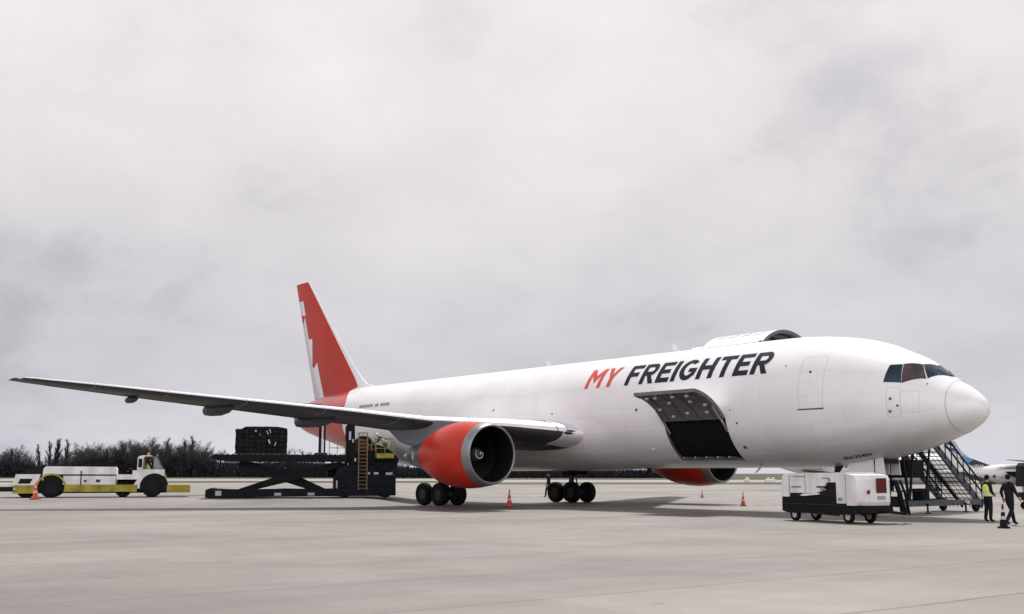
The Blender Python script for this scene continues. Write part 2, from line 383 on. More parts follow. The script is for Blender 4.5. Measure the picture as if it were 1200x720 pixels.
T_W = [(.12,0.001),(.18,.28),(.31,.52),(.6,.85),(1.08,1.2),(1.56,1.48),(2.04,1.69),(3,2.03),(4,2.25),(5,2.39),(6,2.47),(7,2.505),(8.5,2.515),(36,2.515),(40,2.4),(44,2.05),(48,1.42),(51,.85),(52.8,.42),(53.3,.16)]
T_ZC = [(0,4.02),(1,4.05),(2,4.15),(3,4.3),(4,4.43),(5,4.52),(6,4.58),(8.5,4.64),(36,4.64),(40,4.85),(44,5.3),(48,5.62),(52,5.8),(53.3,5.86)]
def surf(x, th, off=0.0):
    w = smooth_tab(T_W, x); t = smooth_tab(T_TOP, x); b = smooth_tab(T_BOT, x); zc = smooth_tab(T_ZC, x)
    s, c = math.sin(th), math.cos(th); h = (t - zc) if s > 0 else (zc - b)
    p = Vector((x, w * c, zc + h * s))
    if off:
        e = .02
        w2 = smooth_tab(T_W, x + e); t2 = smooth_tab(T_TOP, x + e); b2 = smooth_tab(T_BOT, x + e); z2 = smooth_tab(T_ZC, x + e)
        h2 = (t2 - z2) if s > 0 else (z2 - b2)
        tx_ = Vector((e, (w2 - w) * c, (z2 - zc) + (h2 - h) * s)); tt = Vector((0, -w * s, h * c))
        n = tt.cross(tx_); n.normalize()
        if n.dot(Vector((0, c, s))) < 0: n = -n
        p += n * off
    return p
def th_of(x, z):
    t = smooth_tab(T_TOP, x); b = smooth_tab(T_BOT, x); zc = smooth_tab(T_ZC, x)
    q = (z - zc) / ((t - zc) if z > zc else (zc - b)); return math.asin(max(-.9995, min(.9995, q)))

HX0, HX1 = 10.42, 13.98                      # forward hold hatch
HT0, HT1 = th_of(12, 2.22), th_of(12, 4.02)
DX0, DX1 = 10.45, 13.95                      # main deck door, port side
DT0, DT1 = R_(95), R_(165)
def fuselage_mat():
    m = bpy.data.materials.new('fuselage_white_with_red_tail'); m.use_nodes = True; nt = m.node_tree; b = nt.nodes['Principled BSDF']
    N = nt.nodes.new; Lk = nt.links.new; t = N('ShaderNodeTexCoord'); sp = N('ShaderNodeSeparateXYZ'); Lk(t.outputs['Object'], sp.inputs[0])
    def mth(op, a, bb=None, c=None):
        x = N('ShaderNodeMath'); x.operation = op
        for i, q in enumerate((a, bb, c)):
            if q is None: continue
            if isinstance(q, (int, float)): x.inputs[i].default_value = q
            else: Lk(q, x.inputs[i])
        return x.outputs[0]
    z = mth('MAXIMUM', mth('SUBTRACT', sp.outputs['Z'], 5.9), 0.0); z = mth('POWER', z, 2.0); z = mth('MULTIPLY', z, .78)
    r = mth('GREATER_THAN', mth('SUBTRACT', sp.outputs['X'], z), 42.75)
    # white paint: faint dirt streaks running down and aft; low grey mixes dirt with painted belly shade
    mp = N('ShaderNodeMapping'); mp.inputs['Scale'].default_value = (.35, .9, .5); Lk(t.outputs['Object'], mp.inputs[0])
    n = N('ShaderNodeTexNoise'); n.inputs['Scale'].default_value = 1.6; n.inputs['Detail'].default_value = 6; Lk(mp.outputs[0], n.inputs['Vector'])
    rp = N('ShaderNodeValToRGB'); Lk(n.outputs['Fac'], rp.inputs[0]); e = rp.color_ramp.elements
    e[0].position = .3; e[0].color = (.77, .76, .76, 1); e[1].position = .62; e[1].color = (.82, .81, .82, 1)
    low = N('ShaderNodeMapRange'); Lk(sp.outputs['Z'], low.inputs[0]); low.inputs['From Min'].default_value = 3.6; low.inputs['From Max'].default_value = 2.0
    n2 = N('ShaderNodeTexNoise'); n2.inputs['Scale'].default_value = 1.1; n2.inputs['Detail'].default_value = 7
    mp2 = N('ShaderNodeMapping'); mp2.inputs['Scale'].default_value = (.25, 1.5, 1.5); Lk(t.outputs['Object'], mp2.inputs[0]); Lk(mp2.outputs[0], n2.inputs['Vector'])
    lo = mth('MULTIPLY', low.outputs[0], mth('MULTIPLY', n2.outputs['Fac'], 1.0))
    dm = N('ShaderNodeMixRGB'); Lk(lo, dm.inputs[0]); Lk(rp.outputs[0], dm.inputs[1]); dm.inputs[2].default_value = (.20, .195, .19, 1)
    # skin panels: seams and a slight difference in tone from panel to panel
    ang = mth('MULTIPLY', mth('ARCTAN2', mth('SUBTRACT', sp.outputs['Z'], 4.64), mth('ABSOLUTE', sp.outputs['Y'])), 2.6)
    cx_ = N('ShaderNodeCombineXYZ'); Lk(sp.outputs['X'], cx_.inputs[0]); Lk(ang, cx_.inputs[1])
    br = N('ShaderNodeTexBrick'); Lk(cx_.outputs[0], br.inputs['Vector']); br.offset = .37; br.inputs['Scale'].default_value = 1.0
    br.inputs['Brick Width'].default_value = 2.35; br.inputs['Row Height'].default_value = 1.12; br.inputs['Mortar Size'].default_value = .007; br.inputs['Mortar Smooth'].default_value = .3
    br.inputs['Color1'].default_value = (.90, .90, .90, 1); br.inputs['Color2'].default_value = (1, 1, 1, 1); br.inputs['Mortar'].default_value = (.66, .66, .67, 1)
    ms = N('ShaderNodeMixRGB'); ms.blend_type = 'MULTIPLY'; ms.inputs[0].default_value = .6; Lk(dm.outputs[0], ms.inputs[1]); Lk(br.outputs['Color'], ms.inputs[2])
    # rows of fasteners along the frames, seen only as a faint texture
    fr_ = mth('FRACT', mth('DIVIDE', sp.outputs['X'], .53)); fr_ = mth('GREATER_THAN', mth('ABSOLUTE', mth('SUBTRACT', fr_, .5)), .482)
    fa_ = mth('GREATER_THAN', mth('FRACT', mth('DIVIDE', ang, .06)), .5)
    ff = mth('MULTIPLY', mth('MULTIPLY', fr_, fa_), .16)
    mf_ = N('ShaderNodeMixRGB'); Lk(ff, mf_.inputs[0]); Lk(ms.outputs[0], mf_.inputs[1]); mf_.inputs[2].default_value = (.35, .35, .36, 1); ms = mf_
    mx = N('ShaderNodeMixRGB'); Lk(r, mx.inputs[0]); Lk(ms.outputs[0], mx.inputs[1]); mx.inputs[2].default_value = (*RED, 1)
    Lk(mx.outputs[0], b.inputs['Base Color']); b.inputs['Roughness'].default_value = .32; b.inputs['Coat Weight'].default_value = .35
    b.inputs['Coat Roughness'].default_value = .12
    n3 = N('ShaderNodeTexNoise'); n3.inputs['Scale'].default_value = .9; n3.inputs['Detail'].default_value = 2; Lk(t.outputs['Object'], n3.inputs['Vector'])
    bp = N('ShaderNodeBump'); bp.inputs['Strength'].default_value = .12; bp.inputs['Distance'].default_value = .05; Lk(n3.outputs['Fac'], bp.inputs['Height']); Lk(bp.outputs[0], b.inputs['Normal'])
    return m
M_fus = fuselage_mat()
plane = thing('cargo_airliner', 'large white cargo airliner with red tail, red engine cowls and open hold hatch', 'airplane', (28.0, 0, 0))
xs = sorted(set([.12, .125, .14, .16, .19, .23, .29, .38, .52, .7, .9, 1.09] + [1.3 + .22 * k for k in range(16)] + [5, 5.5, 6, 6.6, 7.2, 8, 9] + [HX0, HX1, DX0, DX1] + [11.2, 12, 12.8]
        + list(range(15, 36)) + [36 + .7 * k for k in range(24)] + [52.8, 53.1, 53.3]))
ths = sorted(set([R_(a) for a in range(-90, 270, 6)] + [HT0, HT1, DT0, DT1]))
ths = [t for i, t in enumerate(ths) if i == 0 or t - ths[i - 1] > R_(1.2) or t in (HT0, HT1, DT0, DT1)]
def skip(i, k):
    x0, x1 = xs[i], xs[i + 1]; t0 = ths[k]; t1 = ths[(k + 1) % len(ths)]
    if t1 < t0: return False
    if x0 >= HX0 - 1e-6 and x1 <= HX1 + 1e-6 and t0 >= HT0 - 1e-6 and t1 <= HT1 + 1e-6: return True
    if x0 >= DX0 - 1e-6 and x1 <= DX1 + 1e-6 and t0 >= DT0 - 1e-6 and t1 <= DT1 + 1e-6: return True
    return False
b = MB(); b.loft([[surf(x, t) for t in ths] for x in xs], skip=skip)
fus = b.build('fuselage', M_fus, plane, world=True, weld=1e-4)
fus.location = (0, 0, 0)
# keep the fuselage mesh in world-like coordinates for its material
fus.location = -WT[plane]

# belly fairing
b = MB(); rings = []
for k in range(31):
    x = 17.0 + .55 * k; e = ss(17.0, 20.5, x) * (1 - ss(29.5, 33.5, x)); ring = []
    for q in range(33):
        a = R_(-180 + 180 * q / 32); lo_ = abs(math.sin(a)); side = ss(0.05, .5, lo_)
        p_ = surf(x, a, -.03); ring.append(p_ + Vector((0, math.copysign(.30 * e * side * (1 - .5 * lo_), p_.y), -(.10 * e + .035) * side)))
    rings.append(ring)
b.loft(rings, closed=False)
b.build('belly_fairing', M_fus, plane, world=True)

def strip_on(mb, pts, width, off=.006, mi=0, closed=False):
    """a thin line on the skin; pts in (x, theta)"""
    P = [surf(x, t, off) for x, t in pts]
    if closed: P = P + [P[0]]; pts = pts + [pts[0]]
    vs = []; 
    for i, p in enumerate(P):
        a = P[max(0, i - 1)]; c = P[min(len(P) - 1, i + 1)]; d = (c - a).normalized()
        n = Vector((0, p.y / 6.3, (p.z - 4.6) / 7.3)).normalized(); s_ = d.cross(n).normalized() * width / 2
        vs += [p - s_, p + s_]
    mb.add(vs, [(2 * i, 2 * i + 1, 2 * i + 3, 2 * i + 2) for i in range(len(P) - 1)], mi)
def rrect(x0, x1, z0, z1, r=.12, n=4):
    """rounded rectangle outline in (x, theta), x0<x1"""
    out = []
    for cx, cz, a0 in ((x1 - r, z1 - r, 0), (x0 + r, z1 - r, 90), (x0 + r, z0 + r, 180), (x1 - r, z0 + r, 270)):
        for k in range(n + 1):
            a = R_(a0 + 90 * k / n); out.append((cx + r * math.cos(a), cz + r * math.sin(a)))
    res = []
    for i, (x, z) in enumerate(out):
        nx, nz = out[(i + 1) % len(out)]; m_ = max(1, int(math.hypot(nx - x, nz - z) / .15))
        for k in range(m_): res.append((x + (nx - x) * k / m_, z + (nz - z) * k / m_))
    return [(x, th_of(x, z)) for x, z in res]
# seams: radome, doors, access panels
b = MB(); strip_on(b, [(1.10 + .05 * math.sin(t), t) for t in [R_(a) for a in range(-90, 271, 6)]], .02, .005)
b.build('radome_seam', mat('seam_mid', (.30, .30, .31), .5), fus)
b = MB(); strip_on(b, rrect(5.52, 6.62, 4.2, 6.28), .018, closed=True)
d = b.build('service_door_outline', M_line, fus)
b = MB(); strip_on(b, [(5.5 + .1 * k, th_of(5.5 + .1 * k, 4.17)) for k in range(13)], .045, .012); b.build('door_sill', M_dline, fus)
b = MB(); strip_on(b, rrect(2.55, 3.0, 3.75, 4.85, .05), .015, closed=True); strip_on(b, rrect(1.9, 2.5, 3.9, 4.7, .05), .012, closed=True)
b.build('access_panel_outline', M_line, fus)
def disc_on(mb, x, z, r, off=.008, mi=0, n=10):
    t = th_of(x, z); c = surf(x, t, off); e1 = Vector((1, 0, 0)); nn = Vector((0, math.cos(t), math.sin(t))); e2 = nn.cross(e1)
    mb.add([c + e1 * (r * math.cos(2 * PI * k / n)) + e2 * (r * math.sin(2 * PI * k / n)) for k in range(n)], [tuple(range(n))], mi)
for (x, z, r) in ((2.86, 4.43, .06), (2.9, 3.96, .06), (2.62, 4.16, .05), (6.15, 5.65, .06), (7.4, 6.0, .035), (15.6, 4.55, .07), (9.85, 3.75, .05), (9.9, 2.75, .09), (26.3, 5.0, .06), (21.5, 4.6, .05), (1.75, 4.95, .04), (14.6, 5.35, .03), (10.1, 4.3, .03)):
    b = MB(); disc_on(b, x, z, r); b.build('port_cover', M_dline, fus)
for (x, z) in ((2.86, 4.43), (2.9, 3.96)):
    b = MB(); p = surf(x, th_of(x, z), .01); q = p + Vector((-.03, .14, 0)); b.tube(p, q, .015); b.tube(q, q + Vector((-.22, .02, 0)), .014, .008); b.build('pitot_probe', M_metal, fus)
b = MB(); p = surf(15.2, th_of(15.2, 2.75), .03); b.lathe([(-.06, .01), (-.03, .06), (.03, .06), (.06, .01)], p, 'X', 10); b.build('wing_scan_light', M_strip, fus)

# cockpit windows (x, z) corners: lower-rear, lower-front, upper-front, upper-rear
def pane(corners, off, grow=0.0):
    uv = [(x, (R_(88.5) if z is None else th_of(x, z))) for x, z in corners]
    cx = sum(a for a, _ in uv) / 4; ct = sum(t for _, t in uv) / 4
    uv = [(cx + (a - cx) * (1 + grow), ct + (t - ct) * (1 + grow)) for a, t in uv]
    mb = MB(); n = 8; rings = []
    for i in range(n + 1):
        u = i / n; row = []
        for j in range(n + 1):
            v = j / n
            x = (uv[0][0] * (1 - u) + uv[1][0] * u) * (1 - v) + (uv[3][0] * (1 - u) + uv[2][0] * u) * v
            t = (uv[0][1] * (1 - u) + uv[1][1] * u) * (1 - v) + (uv[3][1] * (1 - u) + uv[2][1] * u) * v
            row.append(surf(x, t, off))
        rings.append(row)
    mb.loft(rings, closed=False); return mb
WIN = [([(3.12, 5.10), (2.55, 5.05), (2.72, 5.74), (3.08, 5.72)], M_glass), ([(2.49, 5.05), (1.86, 5.18), (2.20, 5.73), (2.66, 5.745)], M_glassb), ([(1.80, 5.20), (1.43, None), (1.98, None), (2.16, 5.73)], M_glass)]
for side in (1, -1):
    for cs, gm in WIN:
        fr = pane(cs, .004, .09); pn = pane(cs, .012)
        if side < 0:
            for mb in (fr, pn):
                for v in mb.v: v.y = -v.y
        fo = fr.build('cockpit_window', M_dline, fus); pn.build('pane', gm, fo)
b = MB()
for s_ in (1, -1):
    a = surf(1.42, R_(86), .03); a.y *= s_; c = surf(1.8, R_(75), .03); c.y *= s_; b.tube(a, c, .012)
b.build('wiper', M_black, fus)

# hatch jambs and hold interior
def hold(name, x0, x1, t0, t1, depth, mirror=False):
    mb = MB(); n = 10
    arc = [t0 + (t1 - t0) * k / n for k in range(n + 1)]
    def P(x, t, o): return surf(x, t, o)
    # jamb 0.12 deep
    ring = [(x0, t) for t in arc] + [(x1, t) for t in arc[::-1]]
    outer = [P(x, t, -.003) for x, t in ring]; inner = [P(x, t, -.14) for x, t in ring]
    mb.loft([outer, inner], closed=True, mi=0, smooth=False)
    # liner box behind
    zs = [p.z for p in inner]; z0, z1 = min(zs) - .02, max(zs) + .05
    ys = [p.y for p in inner]
    if not mirror: yin, yo = depth, max(ys)
    else: yin, yo = depth, min(ys)
    X0, X1 = x0 - .9, x1 + .9
    def yat(z):
        q = min(1, abs((z - ZC0) / HT)); return (HW * math.sqrt(max(0, 1 - q * q)) - .15) * (-1 if mirror else 1)
    zz = [z0 + (z1 - z0) * k / 8 for k in range(9)]
    back = [Vector((X0, yin, z)) for z in zz]; 
    for Xa in (X0, X1):
        mb.loft([[Vector((Xa, yat(z), z)) for z in zz], [Vector((Xa, yin, z)) for z in zz]], closed=False, mi=1)
    mb.add([(X0, yin, z0), (X1, yin, z0), (X1, yin, z1), (X0, yin, z1)], [(0, 1, 2, 3)], 1)
    for z in (z0, z1):
        mb.add([(X0, yat(z), z), (X1, yat(z), z), (X1, yin, z), (X0, yin, z)], [(0, 1, 2, 3)], 1)
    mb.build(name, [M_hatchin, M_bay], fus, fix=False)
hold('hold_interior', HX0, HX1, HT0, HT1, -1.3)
b = MB(); n_ = 28
b.loft([[surf(x, DT0 + (DT1 - DT0 - 2 * PI) * k / n_, -.16) for k in range(n_ + 1)] for x in (DX0 - .9, DX0, DX1, DX1 + .9)], closed=False)
for x in (DX0 - .9, DX1 + .9): b.add([surf(x, 2 * PI * k / 24, -.16) for k in range(24)], [tuple(range(24))])
for xa, xb in ((DX0 - .9, DX0), (DX1, DX1 + .9)): b.loft([[surf(x, DT0 + (DT1 - DT0) * k / 8, -.16) for k in range(9)] for x in (xa, xb)], closed=False)
b.add([(DX0 - .9, -2.2, 4.25), (DX1 + .9, -2.2, 4.25), (DX1 + .9, 2.2, 4.25), (DX0 - .9, 2.2, 4.25)], [(0, 1, 2, 3)])
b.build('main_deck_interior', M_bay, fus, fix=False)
b = MB()
for k in range(5): b.box((HX0 + .5 + .65 * k, .9, 2.36), (.08, 1.5, .05))
for k in range(6): b.tube((HX0 + .3 + .6 * k, .9, 2.40), (HX0 + .3 + .6 * k + .25, .9, 2.40), .03)
b.build('roller_track', M_metal, fus)
b = MB(); b.box((12.2, 1.165, 2.165), (3.4, .30, .02), M=None); b.build('sill_plate', mat('sill_grey', (.36, .34, .35), .5), fus)
rr = random.Random(4)
for k in range(7): b = MB(); b.box((HX0 + .6 + rr.random() * 2.4, -.6 + rr.random() * .8, 2.6 + rr.random() * 1.1), (.10, .10, .10)); b.build('hold_fitting', mat('fitting_grey', (.12, .12, .12), .6), fus)

def curved_door(name, x0, x1, t0, t1, hinge_t, rot, mats):
    """a shell that follows the skin, swung out about its upper edge; rot in the y-z plane"""
    H = surf((x0 + x1) / 2, hinge_t); Hy, Hz = H.y, H.z + .0
    Rm = Matrix.Rotation(rot, 3, 'X')
    def tr(p): q = Rm @ Vector((0, p.y - Hy, p.z - Hz)); return Vector((p.x, q.y + Hy, q.z + Hz))
    n = 14; mx_ = 6
    A = [t0 + (t1 - t0) * k / n for k in range(n + 1)]; X = [x0 + (x1 - x0) * k / mx_ for k in range(mx_ + 1)]
    return tr, A, X
# forward hold hatch, swung up
tr, A, X = curved_door('h', HX0 + .03, HX1 - .03, HT0 + .01, HT1, HT1, R_(0), None)
H = surf(12, HT1); free = surf(12, HT0)
want = Vector((0, 4.42 - H.y, 5.18 - H.z)); have = Vector((0, free.y - H.y, free.z - H.z))
rotang = math.atan2(want.z, want.y) - math.atan2(have.z, have.y)
tr, A, X = curved_door('h', HX0 + .03, HX1 - .03, HT0 + .01, HT1, HT1, rotang, None)
b = MB()
out = [[tr(surf(x, t, .02)) for t in A] for x in X]; b.loft(out, closed=False, mi=0)
hatch = b.build('hold_hatch', [M_fus], plane, world=True)
b = MB(); inn = [[tr(surf(x, t, -.13)) for t in A] for x in X]; b.loft(inn, closed=False, mi=0)
b.build('inner_skin', M_hatchin, hatch)
b = MB()
def rim(a, c): b.add(a + c, [(k, k + 1, len(a) + k + 1, len(a) + k) for k in range(len(a) - 1)])
rim(out[0], inn[0]); rim(out[-1], inn[-1]); rim([r[0] for r in out], [r[0] for r in inn]); rim([r[-1] for r in out], [r[-1] for r in inn])
b.build('edge_frame', mat('hatch_edge', (.16, .16, .165), .5, metal=.4, noise=.4, nscale=12), hatch)
b = MB()
for i in range(13):
    x = HX0 + .15 + i * (HX1 - HX0 - .3) / 12
    b.add([tr(surf(x - .05, A[0] + .02, -.16)), tr(surf(x + .05, A[0] + .02, -.16)), tr(surf(x + .05, A[2], -.16)), tr(surf(x - .05, A[2], -.16))], [(0, 1, 2, 3)])
for i in range(4):
    x = HX0 + .45 + i * (HX1 - HX0 - .9) / 3
    pts_ = [tr(surf(x, t, -.155)) for t in A]
    for p, q in zip(pts_, pts_[1:]): b.bar(p, q, .07, .05)
for t in (A[2],):
    b.bar(tr(surf(HX0 + .1, t, -.15)), tr(surf(HX1 - .1, t, -.15)), .05, .05)
b.build('hatch_rib', mat('hatch_rib_grey', (.10, .10, .10), .5, noise=.3, nscale=5), hatch)
for (x, k) in ((11.4, 6), (12.6, 6), (11.1, 2), (11.9, 2), (12.9, 2), (13.4, 2), (10.8, 8), (11.0, 11), (12.1, 11), (13.0, 12), (13.5, 9)):
    b = MB(); p = tr(surf(x, A[k], -.2)); b.box(p, (.16, .12, .12), bev=.03); b.build('latch', M_label, hatch)
for x in (HX0 + .12, HX1 - .12):
    b = MB(); b.tube(surf(x, HT1 - .25, -.1), tr(surf(x, A[9], -.15)), .035); b.tube(surf(x, HT1 - .25, -.1), surf(x, HT1 - .02, .12), .05); b.build('actuator_arm', M_metal, hatch)

# main deck door on the port side, swung up over the crown
b = MB()
rotp = R_(-51)
tr, A, X = curved_door('d', DX0, DX1, DT0, DT1, DT0, rotp, None)
out = [[tr(surf(x, t, .03)) for t in A] for x in X]; inn = [[tr(surf(x, t, -.12)) for t in A] for x in X]
b.loft(out, closed=False)
deck = b.build('main_deck_door', M_white, plane, world=True)
b = MB(); b.loft(inn, closed=False); b.build('inner_skin', M_hatchin, deck)
b = MB(); rim(out[0], inn[0]); rim(out[-1], inn[-1]); rim([r[0] for r in out], [r[0] for r in inn]); rim([r[-1] for r in out], [r[-1] for r in inn])
b.build('edge_frame', mat('deck_door_edge', (.10, .10, .105), .5), deck)
for i in range(4):
    x0 = DX0 + .55 + i * .76; b = MB()
    b.loft([[tr(surf(x, A[4] + (A[6] - A[4]) * k / 3, .045)) for k in range(4)] for x in (x0, x0 + .45)], closed=False)
    b.build('vent_panel', mat('vent_grey', (.42, .42, .44), .5), deck)
for i in range(4):
    x = DX0 + .3 + i * .95; b = MB()
    pts_ = [tr(surf(x, t, -.16)) for t in A]
    for p, q in zip(pts_, pts_[1:]): b.bar(p, q, .08, .08)
    b.build('door_rib', M_dmetal, deck)
# hinge fairing between door and crown
b = MB(); b.loft([[surf(x, R_(86 + 3 * k), .02 + .10 * math.sin(PI * k / 4)) for k in range(5)] for x in (DX0 - .1, (DX0 + DX1) / 2, DX1 + .3)], closed=False)
b.build('hinge_fairing', M_white, deck)

# antennas
def blade(name, x, th, h, chord, m_, lean=.25):
    b = MB(); base = surf(x, th); n = Vector((0, math.cos(th), math.sin(th)))
    def rg(c, ch, t): return [c + Vector((-ch / 2, 0, 0)), c + Vector((0, t, 0)), c + Vector((ch / 2, 0, 0)), c + Vector((0, -t, 0))]
    b.loft([rg(base - n * .05, chord, .03), rg(base + n * h + Vector((lean, 0, 0)), chord * .5, .015)], caps=True, smooth=False)
    return b.build(name, m_, fus)
blade('blade_antenna', 15.3, R_(90), .42, .42, M_white); blade('blade_antenna', 24.5, R_(90), .3, .4, M_white)
blade('blade_antenna', 6.35, R_(-84), .36, .42, M_black, .2); blade('drain_mast', 9.9, R_(-75), .32, .2, M_metal, .35)
blade('blade_antenna', 17.2, R_(-90), .3, .35, M_black, .2)

# ---- lettering
def bisect_fit(polys, sx, sy):
    """cut flat polygons (2-D) on a grid so that they can be bent"""
    bm = bmesh.new()
    for P in polys:
        f = bm.faces.new([bm.verts.new((p[0], p[1], 0)) for p in P])
    x0 = min(v.co.x for v in bm.verts); x1 = max(v.co.x for v in bm.verts); y0 = min(v.co.y for v in bm.verts); y1 = max(v.co.y for v in bm.verts)
    k = 1
    while x0 + k * sx < x1:
        bmesh.ops.bisect_plane(bm, geom=bm.verts[:] + bm.edges[:] + bm.faces[:], plane_co=(x0 + k * sx, 0, 0), plane_no=(1, 0, 0)); k += 1
    k = 1
    while y0 + k * sy < y1:
        bmesh.ops.bisect_plane(bm, geom=bm.verts[:] + bm.edges[:] + bm.faces[:], plane_co=(0, y0 + k * sy, 0), plane_no=(0, 1, 0)); k += 1
    bmesh.ops.triangulate(bm, faces=bm.faces[:])
    bm.verts.index_update()
    vs = [(v.co.x, v.co.y) for v in bm.verts]; fs = [tuple(v.index for v in f.verts) for f in bm.faces]; bm.free(); return vs, fs
def rect(a, b_, c, d): return [(a, b_), (c, b_), (c, d), (a, d)]
def stripq(o, i): return [[o[k], o[k + 1], i[k + 1], i[k]] for k in range(len(o) - 1)]
def arcp(cx, cy, rx, ry, a0, a1, n): return [(cx + rx * math.cos(R_(a0 + (a1 - a0) * k / n)), cy + ry * math.sin(R_(a0 + (a1 - a0) * k / n))) for k in range(n + 1)]
sw, sh = .26, .21
def glyph(c):
    if c == 'I': return [rect(0, 0, sw, 1)], sw
    if c == 'H': return [rect(0, 0, sw, 1), rect(.66, 0, .66 + sw, 1), rect(sw, .4, .66, .6)], .92
    if c == 'F': return [rect(0, 0, sw, 1), rect(sw, 1 - sh, .80, 1), rect(sw, .38, .70, .38 + sh)], .80
    if c == 'E': return [rect(0, 0, sw, 1), rect(sw, 1 - sh, .80, 1), rect(sw, .4, .72, .4 + sh * .95), rect(sw, 0, .80, sh)], .80
    if c == 'T': return [rect(.31, 0, .31 + sw, 1 - sh), rect(0, 1 - sh, .88, 1)], .88
    if c == 'M': return [rect(0, 0, .24, 1), rect(.86, 0, 1.10, 1), [(.24, 1), (.24, .62), (.55, .22), (.55, .60)], [(.86, 1), (.55, .60), (.55, .22), (.86, .62)]], 1.10
    if c == 'Y': return [rect(.34, 0, .60, .42), [(0, 1), (.29, 1), (.47, .62), (.47, .42), (.34, .42)], [(.94, 1), (.65, 1), (.47, .62), (.47, .42), (.60, .42)]], .94
    if c == 'R':
        o = [(sw, 1)] + arcp(.56, .685, .33, .315, 90, -90, 12) + [(sw, .37)]; i = [(sw, .80)] + arcp(.54, .685, .11, .115, 90, -90, 12) + [(sw, .57)]
        return [rect(0, 0, sw, 1)] + stripq(o, i) + [[(.36, .37), (.62, .37), (.90, 0), (.60, 0)]], .90
    if c == 'G':
        o = arcp(.5, .5, .5, .5, 42, 322, 26); i = arcp(.51, .5, .25, .29, 48, 318, 26)
        return stripq(o, i) + [rect(.52, .36, .98, .54), [(.74, .36), (.98, .36), (.93, .17), (.70, .25)]], .98
def word(w, x_start, x_end, th0, th1, m_, name, gap=.13, shear=0.0, spacing_adj=None):
    P = []; s_ = 0; 
    for c in w:
        g_, wd = glyph(c); P.append((g_, s_, wd)); s_ += wd + gap
    tot = s_ - gap; sc = (x_start - x_end) / tot
    for c, (g_, o, wd) in zip(w, P):
        mb = MB()
        vs, fs = bisect_fit([[((o + p[0]) * sc, p[1]) for p in poly] for poly in g_], .5, .09)
        V = [surf(x_start - a - shear * (bb), th0 + (th1 - th0) * bb, .008) for a, bb in vs]
        mb.add(V, fs, 0); mb.build(name, m_, fus)
TH0, TH1 = R_(23.6), R_(48.4)
word('MY', 19.35, 17.25, TH0, TH1, M_redtext, 'title_letter', shear=.12)
word('FREIGHTER', 16.60, 8.28, TH0, TH1, M_navytext, 'title_letter', shear=.12)
# small registration near the nose
def font_on(txt, size, x_left, th, m_, name, length=None, off=.008):
    cu = bpy.data.curves.new(name, 'FONT'); cu.body = txt; cu.size = size; cu.shear = .25; cu.offset = size * .018
    to = bpy.data.objects.new(name, cu); col.objects.link(to)
    dg = bpy.context.evaluated_depsgraph_get(); me = bpy.data.meshes.new_from_object(to.evaluated_get(dg))
    bpy.data.objects.remove(to)
    xs_ = [v.co.x for v in me.vertices]; w_ = max(xs_) - min(xs_); k = (length / w_) if length else 1
    zz = surf(x_left, th); rad = HT
    for v in me.vertices:
        p = surf(x_left - (v.co.x - min(xs_)) * k, th + v.co.y / rad, off); v.co = p
    me.materials.append(m_); o = bpy.data.objects.new(name, me); col.objects.link(o); o.parent = fus; return o
font_on('SN-25404', .36, 5.62, th_of(5, 2.27), M_navytext, 'registration_text', 1.25)
rr = random.Random(9); x = 40.6; b = MB()
for k in range(17):                          # a line of very small lettering near the tail, too small to read
    w_ = .10 + .06 * rr.random()
    if k not in (8, 11):
        h_ = R_(4.5)
        for q in range(2):
            xx = x - q * w_ * .7; t0 = th_of(xx, 5.78)
            b.add([surf(xx, t0, .008), surf(xx - .055, t0, .008), surf(xx - .055, t0 + h_, .008), surf(xx, t0 + h_, .008)], [(0, 1, 2, 3)])
        t0 = th_of(x, 5.78) + h_ * rr.choice([0, .4, .8])
        b.add([surf(x - .03, t0, .010), surf(x - w_ * .8, t0, .010), surf(x - w_ * .8, t0 + h_ * .2, .010), surf(x - .03, t0 + h_ * .2, .010)], [(0, 1, 2, 3)])
    if k in (8, 11): b.build('small_lettering', mat('lettering_grey', (.10, .10, .11), .5), fus); b = MB()
    x -= .215
b.build('small_lettering', mat('lettering_grey', (.10, .10, .11), .5), fus)

# ---- fin with rudder
def fin_edges(z):
    """leading and trailing x at height z"""
    le = tab([(6.6, 41.6), (7.42, 42.3), (7.65, 43.3), (8.2, 44.12), (11.3, 47.42), (15.72, 51.72)], z); te = tab([(6.6, 50.3), (15.72, 53.72)], z); return le, te
def fin_half(x, z):
    le, te = fin_edges(z); c = te - le; u = min(1, max(0, (x - le) / c)); tm = tab([(6.8, .34), (15.7, .11)], z)
    return tm * (2.9 * math.sqrt(u) * .5 * (1 - u) + .55 * u * (1 - u) * 2) * (1 if u < 1 else 0) + .004
US = [0, .01, .03, .07, .14, .25, .4, .55, .68, .7, .85, 1.0]
b = MB(); rings = []
for z in [6.6, 7.0, 7.42, 7.65, 8.2] + [9 + .75 * k for k in range(9)] + [15.5, 15.66, 15.72]:
    le, te = fin_edges(z); c = te - le; k_ = 1 if z < 15.6 else (.75 if z < 15.7 else .25)
    rings.append([Vector((le + c * u, fin_half(le + c * u, z) * k_, z)) for u in US] + [Vector((le + c * u, -fin_half(le + c * u, z) * k_, z)) for u in US[::-1]])
b.loft(rings, caps=True)
fin = b.build('tail_fin', M_white, plane, world=True)
RP = [(53.62, 15.70), (51.80, 15.70), (47.68, 11.3), (44.5, 7.95), (44.1, 7.45), (46.19, 7.02), (48.72, 6.7), (49.97, 9.6), (50.51, 9.19), (50.77, 9.32), (50.79, 11.35), (51.43, 11.38), (52.09, 13.14), (51.96, 13.21), (52.42, 14.34), (53.14, 14.36)]
TP = [(52.06, 13.22), (52.44, 12.55), (52.78, 13.26)]
